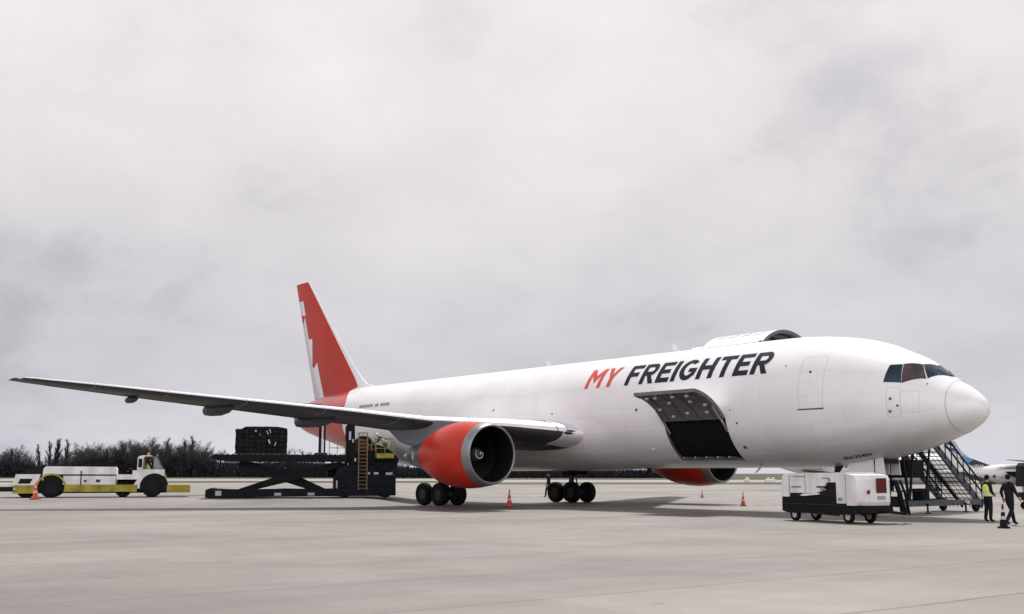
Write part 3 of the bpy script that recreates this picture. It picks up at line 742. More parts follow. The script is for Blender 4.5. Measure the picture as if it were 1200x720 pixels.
for s_ in (1, -1):
    vs, fs = bisect_fit([RP, TP], .4, .4); b = MB()
    b.add([Vector((x, s_ * (fin_half(x, z) + .012), z)) for x, z in vs], fs); b.build('red_marking', M_red, fin)
# ---- tailplanes
def airfoil(n=12):
    us = [0.5 * (1 - math.cos(PI * k / n)) for k in range(n + 1)]
    yt = lambda u: 5 * (.2969 * math.sqrt(u) - .126 * u - .3516 * u * u + .2843 * u ** 3 - .1036 * u ** 4)
    up = [(u, yt(u)) for u in us]; lo = [(u, -yt(u)) for u in us[1:-1]][::-1]
    return up + lo
AF = airfoil()
def wing_ring(le, te, y, zle, zte, t, camber=.0):
    c = te - le; r = []
    for u, w in AF:
        zz = zle + (zte - zle) * u + camber * c * 4 * u * (1 - u)
        r.append(Vector((le + c * u, y, zz + w * t * c)))
    return r
for s_ in (1, -1):
    b = MB(); b.loft([wing_ring(45.8, 51.3, s_ * .6, 6.1, 6.0, .10), wing_ring(47.0, 51.6, s_ * 2.2, 6.25, 6.15, .10), wing_ring(51.3, 53.4, s_ * 8.9, 6.82, 6.78, .09), wing_ring(51.9, 53.5, s_ * 9.25, 6.84, 6.82, .03)], caps=True)
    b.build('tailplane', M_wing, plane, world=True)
# ---- wings
WS = [ # y, le, te, zle, zte, t
 (1.6, 18.6, 29.3, 3.52, 3.25, .135), (2.45, 19.25, 29.3, 3.56, 3.3, .135), (3.2, 19.86, 29.3, 3.68, 3.42, .135), (5.2, 21.43, 29.25, 3.92, 3.72, .125), (8.1, 23.77, 29.5, 4.17, 4.02, .115), (11.63, 26.6, 31.35, 4.70, 4.52, .105),
 (17.05, 30.93, 34.65, 5.40, 5.26, .10), (20.3, 33.5, 36.6, 5.84, 5.74, .10), (23.3, 35.95, 38.1, 6.23, 6.17, .095), (23.75, 36.5, 38.25, 6.29, 6.24, .07), (23.95, 37.1, 38.3, 6.31, 6.27, .03)]
def wing_at(y):
    return [tab([(w[0], w[i]) for w in WS], y) for i in range(1, 6)]
for s_ in (1, -1):
    b = MB(); rings = []
    ysl = sorted(set([w[0] for w in WS] + [6.6, 9.8, 13.4, 15.2, 18.7, 22]))
    for y in ysl:
        le, te, zl, zt, t = wing_at(y); rings.append(wing_ring(le, te, s_ * y, zl, zt, t, .004))
    nU = 13
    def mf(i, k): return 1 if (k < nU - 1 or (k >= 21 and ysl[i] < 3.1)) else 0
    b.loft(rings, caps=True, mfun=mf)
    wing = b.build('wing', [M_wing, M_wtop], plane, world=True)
    # flap track fairings
    for (y, ln, ov) in ((15.45, 3.0, .5), (11.4, 3.4, .75), (5.6, 3.2, .9), (18.9, 1.5, .1)):
        le, te, zl, zt, t = wing_at(y); b = MB(); rr_ = .24 if ln > 2 else .13
        b.lathe([(-ln, .02), (-ln * .8, rr_ * .7), (-ln * .5, rr_), (-ln * .15, rr_ * .95), (ov * .6, rr_ * .75), (ov, .04)], (te - .2, s_ * y, zt - .20), 'X', 14)
        for v in b.v: v.z = (zt - .20) + (v.z - zt + .20) * 1.35
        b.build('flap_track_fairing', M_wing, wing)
    # flap and aileron gaps on the lower skin
    b = MB()
    for ya, yb, u in ((3.0, 8.1, .74), (9.0, 17.0, .74), (17.4, 22.5, .76)):
        p = []
        for y in (ya, yb):
            le, te, zl, zt, t = wing_at(y); c = te - le; w_ = [w for uu, w in AF if abs(uu - u) < .07][0]
            p.append(Vector((le + c * u, s_ * y, zl + (zt - zl) * u - w_ * t * c - .01)))
        b.bar(p[0], p[1], .05, .02)
    b.build('flap_gap', M_black, wing)
    # slat seams across the leading edge and bright slat lower lip
    for y in (3.0, 6.4, 9.4, 12.2, 15.2, 18.2, 21.0):
        le, te, zl, zt, t = wing_at(y); R2 = wing_ring(le, te, s_ * y, zl, zt, t * 1.02, .004); seq = R2[-4:] + R2[:4]
        b = MB()
        for p, q in zip(seq, seq[1:]): b.bar(p + Vector((-.006, 0, 0)), q + Vector((-.006, 0, 0)), .014, .014)
        b.build('slat_seam', mat('seam_mid', (.20, .20, .21), .5), wing)
    b = MB(); b.lathe([(-.5, .01), (-.2, .045), (.3, .045), (.6, .01)], (36.3, s_ * 23.85, 6.26), 'X', 8); b.build('navigation_light', M_strip, wing)
    # landing light in the wing root
    le, te, zl, zt, t = wing_at(2.95)
    b = MB(); b.lathe([(-.02, .0), (0, .10), (.10, .12)], (le + .02, s_ * 2.95, zl + .0), 'X', 14)
    for v in b.v: v.y = s_ * 2.95 + (v.y - s_ * 2.95) * 2.2; v.x += (abs(v.y) - 2.95) * .75
    b.build('landing_light', mat('lamp_glass_dark', (.02, .02, .022), .15, spec=.4), wing)
    # ---- engine
    EY, EZ = s_ * 7.93, 2.52
    eng_prof = [(19.86, 1.439), (20.5, 1.52), (21.1, 1.555), (21.8, 1.53), (22.4, 1.45), (22.95, 1.32), (23.5, 1.13), (23.95, .95), (24.25, .83), (24.25, .80), (23.6, .82)]
    b = MB(); b.lathe(eng_prof, (0, EY, EZ), 'X', 48); eng = b.build('engine', M_red, plane, world=True)
    b = MB(); b.lathe([(19.86, 1.442), (19.72, 1.42), (19.55, 1.39), (19.42, 1.345), (19.38, 1.305), (19.41, 1.265), (19.47, 1.25)], (0, EY, EZ), 'X', 48); b.build('inlet_lip', M_lip, eng)
    b = MB(); b.lathe([(19.47, 1.25), (19.7, 1.21), (20.3, 1.17), (20.9, 1.19)], (0, EY, EZ), 'X', 48); b.build('inlet_duct', mat('duct_dark', (.007, .007, .008), .7, spec=.08), eng)
    b = MB()
    for k in range(38):
        a = 2 * PI * k / 38
        def pb(r, ax, da): return Vector((20.7 + ax, EY + r * math.cos(a + da), EZ + r * math.sin(a + da)))
        rr3 = (.33, .6, .9, 1.17)
        b.loft([[pb(r, -.10, -.05 - .02 * i) for i, r in enumerate(rr3)], [pb(r, .10, .05 + .06 * i) for i, r in enumerate(rr3)]], closed=False)
    b.build('fan_blades', M_fan, eng, fix=False)
    b = MB(); b.lathe([(21.0, 0), (21.0, 1.17)], (0, EY, EZ), 'X', 32); b.build('fan_backing', M_black, eng)
    b = MB(); b.lathe([(20.22, .0), (20.26, .09), (20.4, .21), (20.6, .31), (20.85, .35)], (0, EY, EZ), 'X', 24); sp_ = b.build('spinner', mat('spinner_grey', (.07, .07, .075), .4), eng)
    b = MB(); P_ = []
    for k in range(26):
        a = R_(k * 16.5); r = .06 + .17 * k / 25; ax = 20.22 + tab([(0, 0), (.09, .04), (.21, .18), (.31, .38)], r)
        P_.append(Vector((ax - .012, EY + r * math.cos(a), EZ + r * math.sin(a))))
    for p, q in zip(P_, P_[1:]): b.bar(p, q, .035, .012, up=(1, 0, 0))
    b.build('spiral_mark', M_white, sp_)
    b = MB(); b.lathe([(23.7, .80), (24.35, .74), (25.0, .63), (25.7, .48), (25.7, .44), (25.2, .44)], (0, EY, EZ), 'X', 32); b.build('core_nozzle', mat('nozzle_blue_grey', (.13, .14, .16), .4, metal=.5), eng)
    b = MB(); b.lathe([(25.3, .36), (25.8, .31), (26.5, .12), (26.75, .02)], (0, EY, EZ), 'X', 20); b.build('exhaust_plug', M_metal, eng)
    b = MB(); b.bar((23.4, EY + 1.16 * .0 + s_ * 1.17, EZ + .02), (20.1, EY + s_ * 1.47, EZ + .02), .012, .03); b.build('cowl_seam', mat('seam_red', (.22, .02, .01), .5), eng)
    b = MB(); b.prism([(21.0, 3.98), (22.2, 4.10), (23.7, 4.20), (25.2, 4.15), (28.2, 3.95), (27.0, 3.25), (25.6, 2.95), (24.2, 3.0), (23.2, 3.5), (22.0, 3.9)], EY - .20, EY + .20)
    for v in b.v:
        if v.x < 21.5 or v.x > 26.8: v.y = EY + (v.y - EY) * .35
    b.build('engine_pylon', mat('pylon_grey', (.15, .16, .18), .45, noise=.15), plane, world=True)
    b = MB(); 
    b.box((24.6, EY + s_ * .86, 2.50), (.10, .02, .35)); b.build('rear_label', M_label, eng)
# root landing-light housing seam
b = MB()
le, te, zl, zt, t = wing_at(3.4); R2 = wing_ring(le, te, 3.4, zl, zt, t * 1.02, .004); seq = R2[-6:] + R2[:5]
for p, q in zip(seq, seq[1:]): b.bar(p + Vector((-.01, 0, 0)), q + Vector((-.01, 0, 0)), .03, .03)
b.build('root_seam', M_dline, plane, world=True)
# ---- landing gear
def wheel(parent, c, r, w, name='wheel', world=True, rimm=None, axis='Y', rr=.48):
    b = MB(); k = w / 2
    b.lathe([(-k * .75, r * rr), (-k, r * .72), (-k * .92, r * .93), (-k * .55, r), (k * .55, r), (k * .92, r * .93), (k, r * .72), (k * .75, r * rr)], c, axis, 28)
    o = b.build(name, M_tyre, parent, world=world)
    b = MB(); b.lathe([(-k * .35, 0.001), (-k * .4, r * .2), (-k * .30, r * .22), (-k * .30, r * .40), (-k * .76, r * rr), (k * .76, r * rr), (k * .30, r * .40), (k * .30, r * .22), (k * .4, r * .2), (k * .35, .001)], c, axis, 20)
    b.build('rim', rimm or M_drim, o); return o
for s_ in (1, -1):
    b = MB(); y = s_ * 4.65
    b.tube((28.05, y, .58), (27.95, y, 1.7), .12, n=14); b.tube((27.95, y, 1.6), (27.7, y + s_ * .1, 3.5), .19, n=14)
    b.tube((27.95, y, 1.7), (27.9, s_ * 2.6, 2.7), .09); b.tube((28.0, y, 1.3), (26.6, y, 3.4), .06); b.tube((27.2, y, .58), (28.9, y, .58), .12)
    for xx in (27.34, 28.76): b.tube((xx, y - .6, .58), (xx, y + .6, .58), .08)
    b.tube((27.6, y - .05, 1.0), (27.8, y - .05, 1.9), .04); b.tube((28.3, y, .8), (28.1, y, 1.7), .05)
    gear = b.build('main_gear', mat('gear_grey', (.05, .05, .055), .5, spec=.2, noise=.3, nscale=4), plane, world=True)
    for xx in (27.34, 28.76):
        for dy in (-.57, .57): wheel(gear, (xx, y + dy, .585), .585, .44)
    b = MB(); b.box((27.9, y + s_ * .42, 2.55), (1.5, .05, 1.9), bev=.02); b.box((27.9, y - s_ * .25, 2.3), (.9, .5, 1.5), bev=.05); b.build('gear_door', M_eqblack, gear)
b = MB(); b.tube((5.3, 0, .47), (5.25, 0, 1.3), .08); b.tube((5.25, 0, 1.2), (5.15, 0, 2.5), .13); b.tube((5.2, 0, 1.5), (4.2, 0, 2.4), .06); b.tube((5.3, -.3, .47), (5.3, .3, .47), .06)
b.box((5.0, 0, 1.25), (.3, .35, .22)); ng = b.build('nose_gear', MATS['gear_grey'], plane, world=True)
for dy in (-.24, .24): wheel(ng, (5.3, dy, .47), .47, .28)
for s_ in (1, -1):
    b = MB(); b.prism([(4.62, 1.62), (5.75, 1.62), (5.75, 2.15), (4.62, 2.3)], s_ * .52, s_ * .56); b.prism([(4.12, 1.60), (4.55, 1.60), (4.55, 2.3), (4.20, 2.36)], s_ * .52, s_ * .56)
    b.build('gear_door', M_white, ng)
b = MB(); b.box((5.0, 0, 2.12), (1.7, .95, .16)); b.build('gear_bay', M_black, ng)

# ------------------------------------------------------------------ people
def solidify_skin(joints, edges, rads, levels=1):
    me = bpy.data.meshes.new('tmp'); me.from_pydata(joints, edges, []); o = bpy.data.objects.new('tmp', me); col.objects.link(o)
    md = o.modifiers.new('s', 'SKIN'); md.use_smooth_shade = True
    sv = me.skin_vertices[0].data
    for i, r in enumerate(rads):
        sv[i].radius = (r if isinstance(r, tuple) else (r, r)); sv[i].use_root = (i == 0)
    s2 = o.modifiers.new('u', 'SUBSURF'); s2.levels = levels; s2.render_levels = levels
    dg = bpy.context.evaluated_depsgraph_get(); dg.update(); m2 = bpy.data.meshes.new_from_object(o.evaluated_get(dg))
    bpy.data.objects.remove(o); return m2
def person(label, loc, rz, pose, vest=True, helmet=None, h=1.74, group=None, trouser=None):
    t = thing('person', label, 'person', loc, rz, group)
    P = pose
    J = dict(pelvis=(0, 0, .94), waist=(0, .0, 1.08), chest=(0, .0, 1.32), neck=(0, 0, 1.47), throat=(0, .015, 1.53), headc=(0, .025, 1.62), crown=(0, .02, 1.73))
    for s_, sd_ in ((-1, 'l'), (1, 'r')):
        J['sh' + sd_] = (.17 * s_, 0, 1.42); J['el' + sd_] = (.24 * s_, .0, 1.14); J['wr' + sd_] = (.24 * s_, .08, .90); J['hp' + sd_] = (.10 * s_, 0, .90)
        J['kn' + sd_] = (.11 * s_, .02, .50); J['an' + sd_] = (.11 * s_, -.02, .09); J['to' + sd_] = (.12 * s_, .15, .035)
    J.update(P)
    names = list(J); idx = {n: i for i, n in enumerate(names)}
    E_ = [('pelvis', 'waist'), ('waist', 'chest'), ('chest', 'neck'), ('neck', 'throat'), ('throat', 'headc'), ('headc', 'crown')]
    for s_ in 'lr': E_ += [('neck' if False else 'chest', 'sh' + s_), ('sh' + s_, 'el' + s_), ('el' + s_, 'wr' + s_), ('pelvis', 'hp' + s_), ('hp' + s_, 'kn' + s_), ('kn' + s_, 'an' + s_), ('an' + s_, 'to' + s_)]
    rad = dict(pelvis=(.165, .125), waist=(.16, .125), chest=(.185, .135), neck=.075, throat=.055, headc=(.078, .098), crown=(.05, .06))
    for s_ in 'lr': rad.update({'sh' + s_: .080, 'el' + s_: .064, 'wr' + s_: .042, 'hp' + s_: .108, 'kn' + s_: .078, 'an' + s_: .062, 'to' + s_: .038})
    J2 = [J[n] for n in names]
    me = solidify_skin(J2, [(idx[a], idx[b_]) for a, b_ in E_], [rad[n] for n in names])
    k = h / 1.76
    me.transform(Matrix.Scale(k, 4))
    me.materials.append(M_skin); me.materials.append(M_cloth)
    thr = (J['throat'][2] - .01) * k
    for p in me.polygons: p.material_index = 0 if p.center.z > thr and abs(p.center.x - J['headc'][0]) < .16 else 1; p.use_smooth = True
    o = bpy.data.objects.new('body', me); col.objects.link(o); o.parent = t
    # hands: palm, four fingers and a thumb
    for s_, sd_ in ((-1, 'l'), (1, 'r')):
        a = Vector(J['el' + sd_]); w_ = Vector(J['wr' + sd_]); d = (w_ - a).normalized(); side = Vector((0, 1, 0)) if abs(d.y) < .8 else Vector((0, 0, 1))
        side = (side - d * side.dot(d)).normalized(); nrm = d.cross(side)
        hb = MB(); hb.bar(w_ * k, (w_ + d * .10) * k, .085 * k, .032 * k, up=nrm)
        for q in range(4):
            b0 = (w_ + d * .095 + side * (-.032 + .021 * q)) * k; ln = (.062, .075, .07, .052)[q] * k
            mid = b0 + d * ln * .55; hb.tube(b0, mid, .010, .009, 6); hb.tube(mid, mid + (d * .8 + nrm * .5 * s_).normalized() * ln * .5, .009, .007, 6)
        b0 = (w_ + d * .03 + side * .035) * k; hb.tube(b0, b0 + (d * .6 + side * .6).normalized() * .06 * k, .011, .009, 6)
        hb.build('hand', M_skin, t)
    hc = Vector(J['headc']) * k
    b = MB(); b.lathe([(-.105, .0), (-.10, .03), (0, .088), (.06, .085), (.10, .06), (.125, .0)], hc + Vector((0, -.012, .03)), 'Z', 16)
    for v in b.v:
        if v.y > hc.y + .045 and v.z < hc.z + .06: v.y = hc.y + .045
    b.build('hair' if helmet is None else 'hat', M_hair if helmet is None else helmet, t)
    b = MB(); b.box(hc + Vector((0, .108, -.005)), (.022, .03, .04)); b.box(hc + Vector((-.083, .0, -.005)), (.012, .03, .05)); b.box(hc + Vector((.083, .0, -.005)), (.012, .03, .05)); b.build('face_features', M_skin, t)
    if vest:
        n_ = ['waist', 'chest', 'neck']; V = [Vector(J['pelvis']) * .35 + Vector(J['waist']) * .65 + Vector((0, 0, -.06)), Vector(J['waist']), Vector(J['chest']), Vector(J['chest']) * .35 + Vector(J['neck']) * .65]
        b = MB(); R4 = [(.19, .155), (.19, .155), (.205, .16), (.13, .105)]
        up = []
        fwd = Vector((0, 1, 0))
        for c, (ra, rb) in zip(V, R4):
            up.append([(c + Vector((ra * math.cos(2 * PI * q / 20), rb * math.sin(2 * PI * q / 20), 0))) * k for q in range(20)])
        b.loft(up)
        vo = b.build('vest', M_vest, t)
        b = MB()
        for f_, sc_ in ((.5, 1.02), (1.35, 1.02)):
            i = int(f_); u = f_ - i; c = V[i] * (1 - u) + V[i + 1] * u; ra = R4[i][0] * (1 - u) + R4[i + 1][0] * u; rb = R4[i][1] * (1 - u) + R4[i + 1][1] * u
            rg = lambda dz: [(c + Vector((ra * sc_ * math.cos(2 * PI * q / 20), rb * sc_ * math.sin(2 * PI * q / 20), dz))) * k for q in range(20)]
            b.loft([rg(-.025), rg(.025)])
        b.build('reflective_band', M_strip, vo)
    return t

walk = dict(knl=(-.11, .16, .52), anl=(-.11, .20, .10), tol=(-.12, .36, .06), knr=(.11, -.02, .50), anr=(.11, -.34, .16), tor=(.12, -.24, .05),
            ell=(-.25, -.10, 1.16), wrl=(-.25, -.02, .93), elr=(.25, .06, 1.15), wrr=(.24, .22, .96))
stand = dict(ell=(-.25, -.03, 1.16), wrl=(-.12, .17, 1.05), elr=(.25, -.03, 1.16), wrr=(.12, .18, 1.04), knl=(-.13, .02, .5), anl=(-.16, -.04, .09), tol=(-.18, .12, .035))
def pp(d, l): return S(d, l, gz(d, l))
person('person in yellow hi-vis vest standing with hands together at the foot of the stairs', S(38.6, 16.45), SITE + R_(-75), stand, True, h=1.60)
wide = dict(walk); wide.update(knl=(-.11, .20, .53), anl=(-.11, .30, .09), tol=(-.12, .46, .04), anr=(.11, -.30, .13), tor=(.12, -.16, .035))
p2 = person('person in dark jacket with a thin vest walking behind the black cone', S(36.4, 16.2), SITE + R_(-68), wide, False, h=1.62)
b = MB(); b.box((-.165, .085, 1.10), (.04, .10, .42), bev=.015); b.box((-.09, .145, 1.12), (.09, .03, .38), bev=.012); b.build('vest_panel', M_vest, p2)
person('person in dark clothes walking beside the far main landing gear', S(77.5, 2.55), SITE + R_(70), walk, False, h=1.72)

# ------------------------------------------------------------------ traffic cones
def cone(label, loc, h, dark=False):
    t = thing('traffic_cone', label, 'traffic cone', loc, random.Random(int(h * 1000)).random(), 'traffic cones set out on the apron')
    mc = M_eqblack if dark else M_cone
    b = MB(); r0 = .17 * h; b.lathe([(.04 * h, r0), (.36 * h, r0 * .70)], (0, 0, 0), 'Z', 20); b.lathe([(.50 * h, r0 * .56), (.66 * h, r0 * .40)], (0, 0, 0), 'Z', 20); b.lathe([(.78 * h, r0 * .30), (h, r0 * .14), (h, .001)], (0, 0, 0), 'Z', 20)
    b.build('cone_body', mc, t)
    b = MB(); b.lathe([(.36 * h, r0 * .70), (.50 * h, r0 * .56)], (0, 0, 0), 'Z', 20); b.build('white_band', M_label if dark else mat('cone_band', (.72, .45, .40), .5), t)
    b = MB(); b.lathe([(.66 * h, r0 * .40), (.78 * h, r0 * .30)], (0, 0, 0), 'Z', 20); b.build('white_band', M_label if dark else MATS['cone_band'], t)
    b = MB(); b.box((0, 0, .025), (.46 * h, .46 * h, .05), bev=.012); b.build('cone_base', M_eqblack if dark else M_coneb, t)
    return t
cone('orange cone standing in front of the rear wheel of the yellow and white tow tractor', S(61.8, -26.4, gz(61.8, -26.4)), .96)
cone('orange cone on open concrete just right of the near red engine', S(55.6, -.13), .88)
cone('orange cone with bands right of the far engine, nearer of the pair there', S(57.5, 11.9), .72)
cone('small far orange cone below the far engine', S(77.5, 13.2), .55)
cone('dark weathered cone on a wide base at the feet of the walking man', S(34.3, 15.05), .74, True)

# ------------------------------------------------------------------ tow tractor (left)
TD, TL0, TA = 64.0, -29.3, R_(18)    # left end of the tractor and its heading
tt = thing('tow_tractor', 'long yellow and white aircraft tow tractor with small glazed cab and big wheels', 'tow tractor', S(TD, TL0, .26), SITE + TA)
k = 1 / 19.6
def X_(u):
    k_ = (u - 600) / 1289.4 * .986; return (k_ * TD - TL0) / (math.cos(TA) - k_ * math.sin(TA))
def Z_(v): return (581.5 - v) * k
W_ = 2.7
def prof(pts): return [(X_(u), Z_(v)) for u, v in pts]
b = MB(); b.prism(prof([(14, 576.5), (196, 576.5), (196, 572), (14, 572)]), .25, W_ - .25); b.prism(prof([(75, 576), (160, 576), (160, 566.6), (75, 566.6)]), .3, W_ - .3)
b.build('chassis', M_eqblack, tt)
b = MB(); b.prism(prof([(48, 566), (49, 549), (51, 546.6), (54, 546), (134, 546.5), (135.5, 549), (135.5, 555.2), (51, 555)]), 0.02, W_ - .02)
b.build('upper_cover', M_eqwhite, tt)
b = MB(); b.prism(prof([(73, 566.8), (73, 556.8), (134.5, 556.8), (134.5, 566.8)]), -.01, W_ + .01); b.build('side_panel', M_eqwhite, tt)
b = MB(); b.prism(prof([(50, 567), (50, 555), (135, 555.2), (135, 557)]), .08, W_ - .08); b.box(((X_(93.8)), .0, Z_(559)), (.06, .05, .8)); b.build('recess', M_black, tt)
b = MB(); b.prism(prof([(75, 575), (75, 567), (160, 567), (160, 575)]), -.03, W_ + .03); b.build('side_skirt', M_yellow, tt)
for u, r_ in ((99, .09), (114, .14)):
    b = MB(); b.box((X_(u), -.03, Z_(562.5)), (r_ * 1.6, .05, r_ * 1.1)); b.build('panel_latch', M_dmetal, tt)
b = MB(); b.prism(prof([(13, 567.5), (17, 555), (46, 555), (42, 567.5)]), .03, W_ - .03); b.build('rear_body', M_eqwhite, tt)
b = MB(); b.prism(prof([(20, 565.5), (22.5, 560), (37, 560), (34, 565.5)]), .0, .04); b.build('rear_grille', M_black, tt)
b = MB(); b.prism(prof([(28, 554.9), (28, 549), (48, 548.5), (48, 554.9)]), .3, W_ - .3); b.build('engine_cover', M_black, tt)
b = MB(); b.prism(prof([(15, 576.5), (15, 567.3), (42, 567.3), (42, 576.5)]), -.05, W_ + .05); b.build('rear_bumper', M_yellow, tt)
b = MB(); b.prism(prof([(195, 576.3), (195, 567.4), (222.5, 567.4), (222.5, 576.3)]), -.05, W_ + .05); b.build('front_bumper', mat('bumper_ochre', (.34, .25, .015), .5, noise=.2), tt)
def arch(u, v, r1, r0, m_, name):
    b = MB(); o = []; i = []
    for q in range(15):
        a = R_(-18 + 216 * q / 14); o.append((X_(u) + r1 * math.cos(a), Z_(v) + r1 * math.sin(a))); i.append((X_(u) + r0 * math.cos(a), Z_(v) + r0 * math.sin(a)))
    for q in range(14): b.prism([o[q], o[q + 1], i[q + 1], i[q]], -.04, .5)
    b.build(name, m_, tt)
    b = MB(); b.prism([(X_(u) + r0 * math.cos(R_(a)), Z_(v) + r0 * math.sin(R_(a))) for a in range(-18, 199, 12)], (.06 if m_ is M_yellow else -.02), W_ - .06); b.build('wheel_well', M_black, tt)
arch(59, 570.5, .84, .74, M_yellow, 'rear_wheel_arch'); arch(180, 570, .82, .74, M_eqblack, 'front_wheel_arch')
for u, r_, q_ in ((59, .62, .17), (178, .62, .17), (29, .48, .38), (144, .46, .38)):
    for y_ in (q_, W_ - q_): wheel(tt, (X_(u), y_, r_), r_, .42, world=False, rimm=M_drim, rr=.45)
b = MB(); b.prism(prof([(135, 561), (135, 555.3), (166, 555.3), (166, 561)]), .05, W_ - .05); b.build('deck', M_eqwhite, tt)
b = MB(); b.prism(prof([(136, 567), (136, 561), (160, 561), (160, 567)]), .5, W_ - .5); b.build('deck_recess', M_eqblack, tt)
b = MB(); b.prism(prof([(156, 567), (163, 556.5), (170, 556.5), (163.5, 567.5)]), .0, .5); b.build('fender', M_eqwhite, tt)
b = MB(); b.prism(prof([(166, 557), (166, 549.3), (191.8, 549.3), (192, 557)]), .0, 1.75); b.prism(prof([(154, 555.5), (154, 550.5), (159, 550.5), (159, 546), (166, 546), (166, 555.5)]), .1, 1.5); b.build('cab_base', M_eqwhite, tt)
b = MB(); b.prism(prof([(192, 566), (192, 554), (194, 556), (195.5, 566)]), 0.0, .5); b.build('front_fender', M_yellow, tt)
b = MB(); # cab frame: rear pillar, roof, thin front pillar
b.prism(prof([(159, 549), (159.3, 536), (161, 534), (165.5, 533), (176, 533.2), (177, 534.3), (166.3, 535.2), (165.8, 549)]), .05, 1.7); b.build('cab_roof', M_eqwhite, tt)
for y_ in (.06, 1.66):
    b = MB()
    b.bar((X_(167.5), y_, Z_(549)), (X_(168), y_, Z_(534.5)), .07); b.bar((X_(168), y_, Z_(534.8)), (X_(182), y_, Z_(534.8)), .07); b.bar((X_(182), y_, Z_(534.8)), (X_(190), y_, Z_(549)), .08); b.bar((X_(178), y_, Z_(534.8)), (X_(178.5), y_, Z_(549)), .05)
    b.build('cab_frame', mat('cab_frame_grey', (.10, .10, .105), .5), tt)
gl = mat('cab_glass', (.45, .47, .50), .12, spec=.8)
gl.node_tree.nodes['Principled BSDF'].inputs['Transmission Weight'].default_value = .45
b = MB(); b.lathe([(0, .09), (.16, .08), (.2, .001)], (X_(172), .9, Z_(533.2)), 'Z', 10); b.build('beacon', mat('beacon_amber', (.5, .16, .02), .3), tt)
b = MB(); b.bar((X_(187), .0, Z_(543)), (X_(189), -.22, Z_(541)), .03); b.box((X_(189), -.24, Z_(542)), (.06, .16, .30)); b.build('mirror', M_black, tt)
for u_ in (197.5, 16.5):
    b = MB(); b.box((X_(u_), -.06, Z_(571.5)), (.14, .03, .12), bev=.02); b.build('lamp', M_label, tt)
b = MB(); b.prism(prof([(182.3, 535), (190, 548.8), (189.5, 549), (181.8, 535.2)]), .1, 1.62); b.build('windscreen', gl, tt)
pg_ = mat('cab_pale_glass', (.20, .215, .24), .15, spec=.7)
b = MB(); b.prism(prof([(179, 535.6), (181.8, 535.6), (189.2, 548.6), (179, 548.6)]), .03, .05); b.build('side_window', pg_, tt)
b = MB(); b.prism(prof([(160.2, 547), (160.5, 537), (165, 537), (164.8, 547)]), .03, .05); b.build('rear_quarter_window', M_black, tt)
b = MB(); b.prism(prof([(-12, 574.5), (-12, 569.5), (13, 569.5), (14, 574.5)]), .3, W_ - .3, mi=1); b.prism(prof([(-12, 569), (-12, 565), (14, 565), (14, 569)]), .25, W_ - .25, mi=0); b.build('tow_arm_bed', [M_eqwhite, M_black], tt)
seat = dict(pelvis=(0, 0, .50), waist=(0, -.02, .64), chest=(0, .02, .88), neck=(0, .03, 1.03), throat=(0, .05, 1.09), headc=(0, .07, 1.18), crown=(0, .06, 1.29))
for s_, q in ((-1, 'l'), (1, 'r')):
    seat.update({'sh' + q: (.17 * s_, .02, .98), 'el' + q: (.24 * s_, .12, .74), 'wr' + q: (.2 * s_, .36, .78), 'hp' + q: (.1 * s_, 0, .47), 'kn' + q: (.12 * s_, .42, .50), 'an' + q: (.12 * s_, .44, .10), 'to' + q: (.12 * s_, .58, .05)})
dl = Matrix.Rotation(SITE + TA, 3, 'Z') @ Vector((X_(172.5), .7, 0))
person('person in yellow hi-vis vest seated at the wheel in the tow tractor cab', Vector(tt.location) + dl + Vector((0, 0, 1.14)), SITE + TA + R_(-90), seat, True, h=1.66)

# ------------------------------------------------------------------ cargo loader
LD, LZ, LA = 63.0, .26, R_(11); LL0 = (242 - 600) / 1289.4 * 63.0
lo = thing('cargo_loader', 'dark scissor-lift cargo loader raised at the rear hold under the wing', 'cargo loader', S(LD, LL0, LZ), SITE + LA)
kk = 64.2 / 1289.4
def lx(u):
    k_ = (u - 600) / 1289.4 * .988; return (k_ * LD - LL0) / (math.cos(LA) - k_ * math.sin(LA))
def lz(v): return (583.0 - v) * kk
LW = 3.0
def lp(pts): return [(lx(u), lz(v)) for u, v in pts]
b = MB(); b.prism(lp([(241, 581), (241, 573.5), (247, 571.5), (251, 572.5), (280, 573.5), (320, 573), (334, 572.5), (352, 573), (464, 572), (464, 580.5), (241, 582.2)]), 0, LW); b.build('base_frame', M_eq, lo)
for (u0, u1, v0, v1) in ((253, 260, 574.5, 580), (322, 330, 577, 580), (361, 369, 577, 580)):
    b = MB(); b.prism(lp([(u0, v1), (u1, v1), (u1, v0), (u0, v0)]), -.02, -.005); b.build('name_plate', M_label, lo)
for y_ in (.25, LW - .35):
    b = MB(); b.prism(lp([(272, 575), (340, 553), (398, 541.5), (407, 545), (345, 563), (283, 577)]), y_, y_ + .14); b.build('scissor_arm', M_eqblack, lo)
    b = MB(); b.prism(lp([(280, 540), (300, 543), (345, 556), (385, 574), (370, 576), (325, 562), (278, 546)]), y_ + .17, y_ + .31); b.build('scissor_arm', M_eqblack, lo)
    b = MB(); b.tube((lx(285), y_ + .3, lz(576)), (lx(327), y_ + .3, lz(560)), .06); b.build('hydraulic_ram', M_metal, lo)
b = MB(); b.prism(lp([(246, 536.5), (249, 533.5), (406, 533.5), (406, 541), (330, 541.3), (262, 541), (247, 538.3)]), -.05, LW + .05); pf = b.build('platform', M_eqblack, lo)
b = MB()
for q in range(24): b.tube((lx(252 + 6.4 * q), .1, lz(533.2)), (lx(252 + 6.4 * q), LW - .1, lz(533.2)), .04, n=6)
b.build('rollers', M_dmetal, pf)
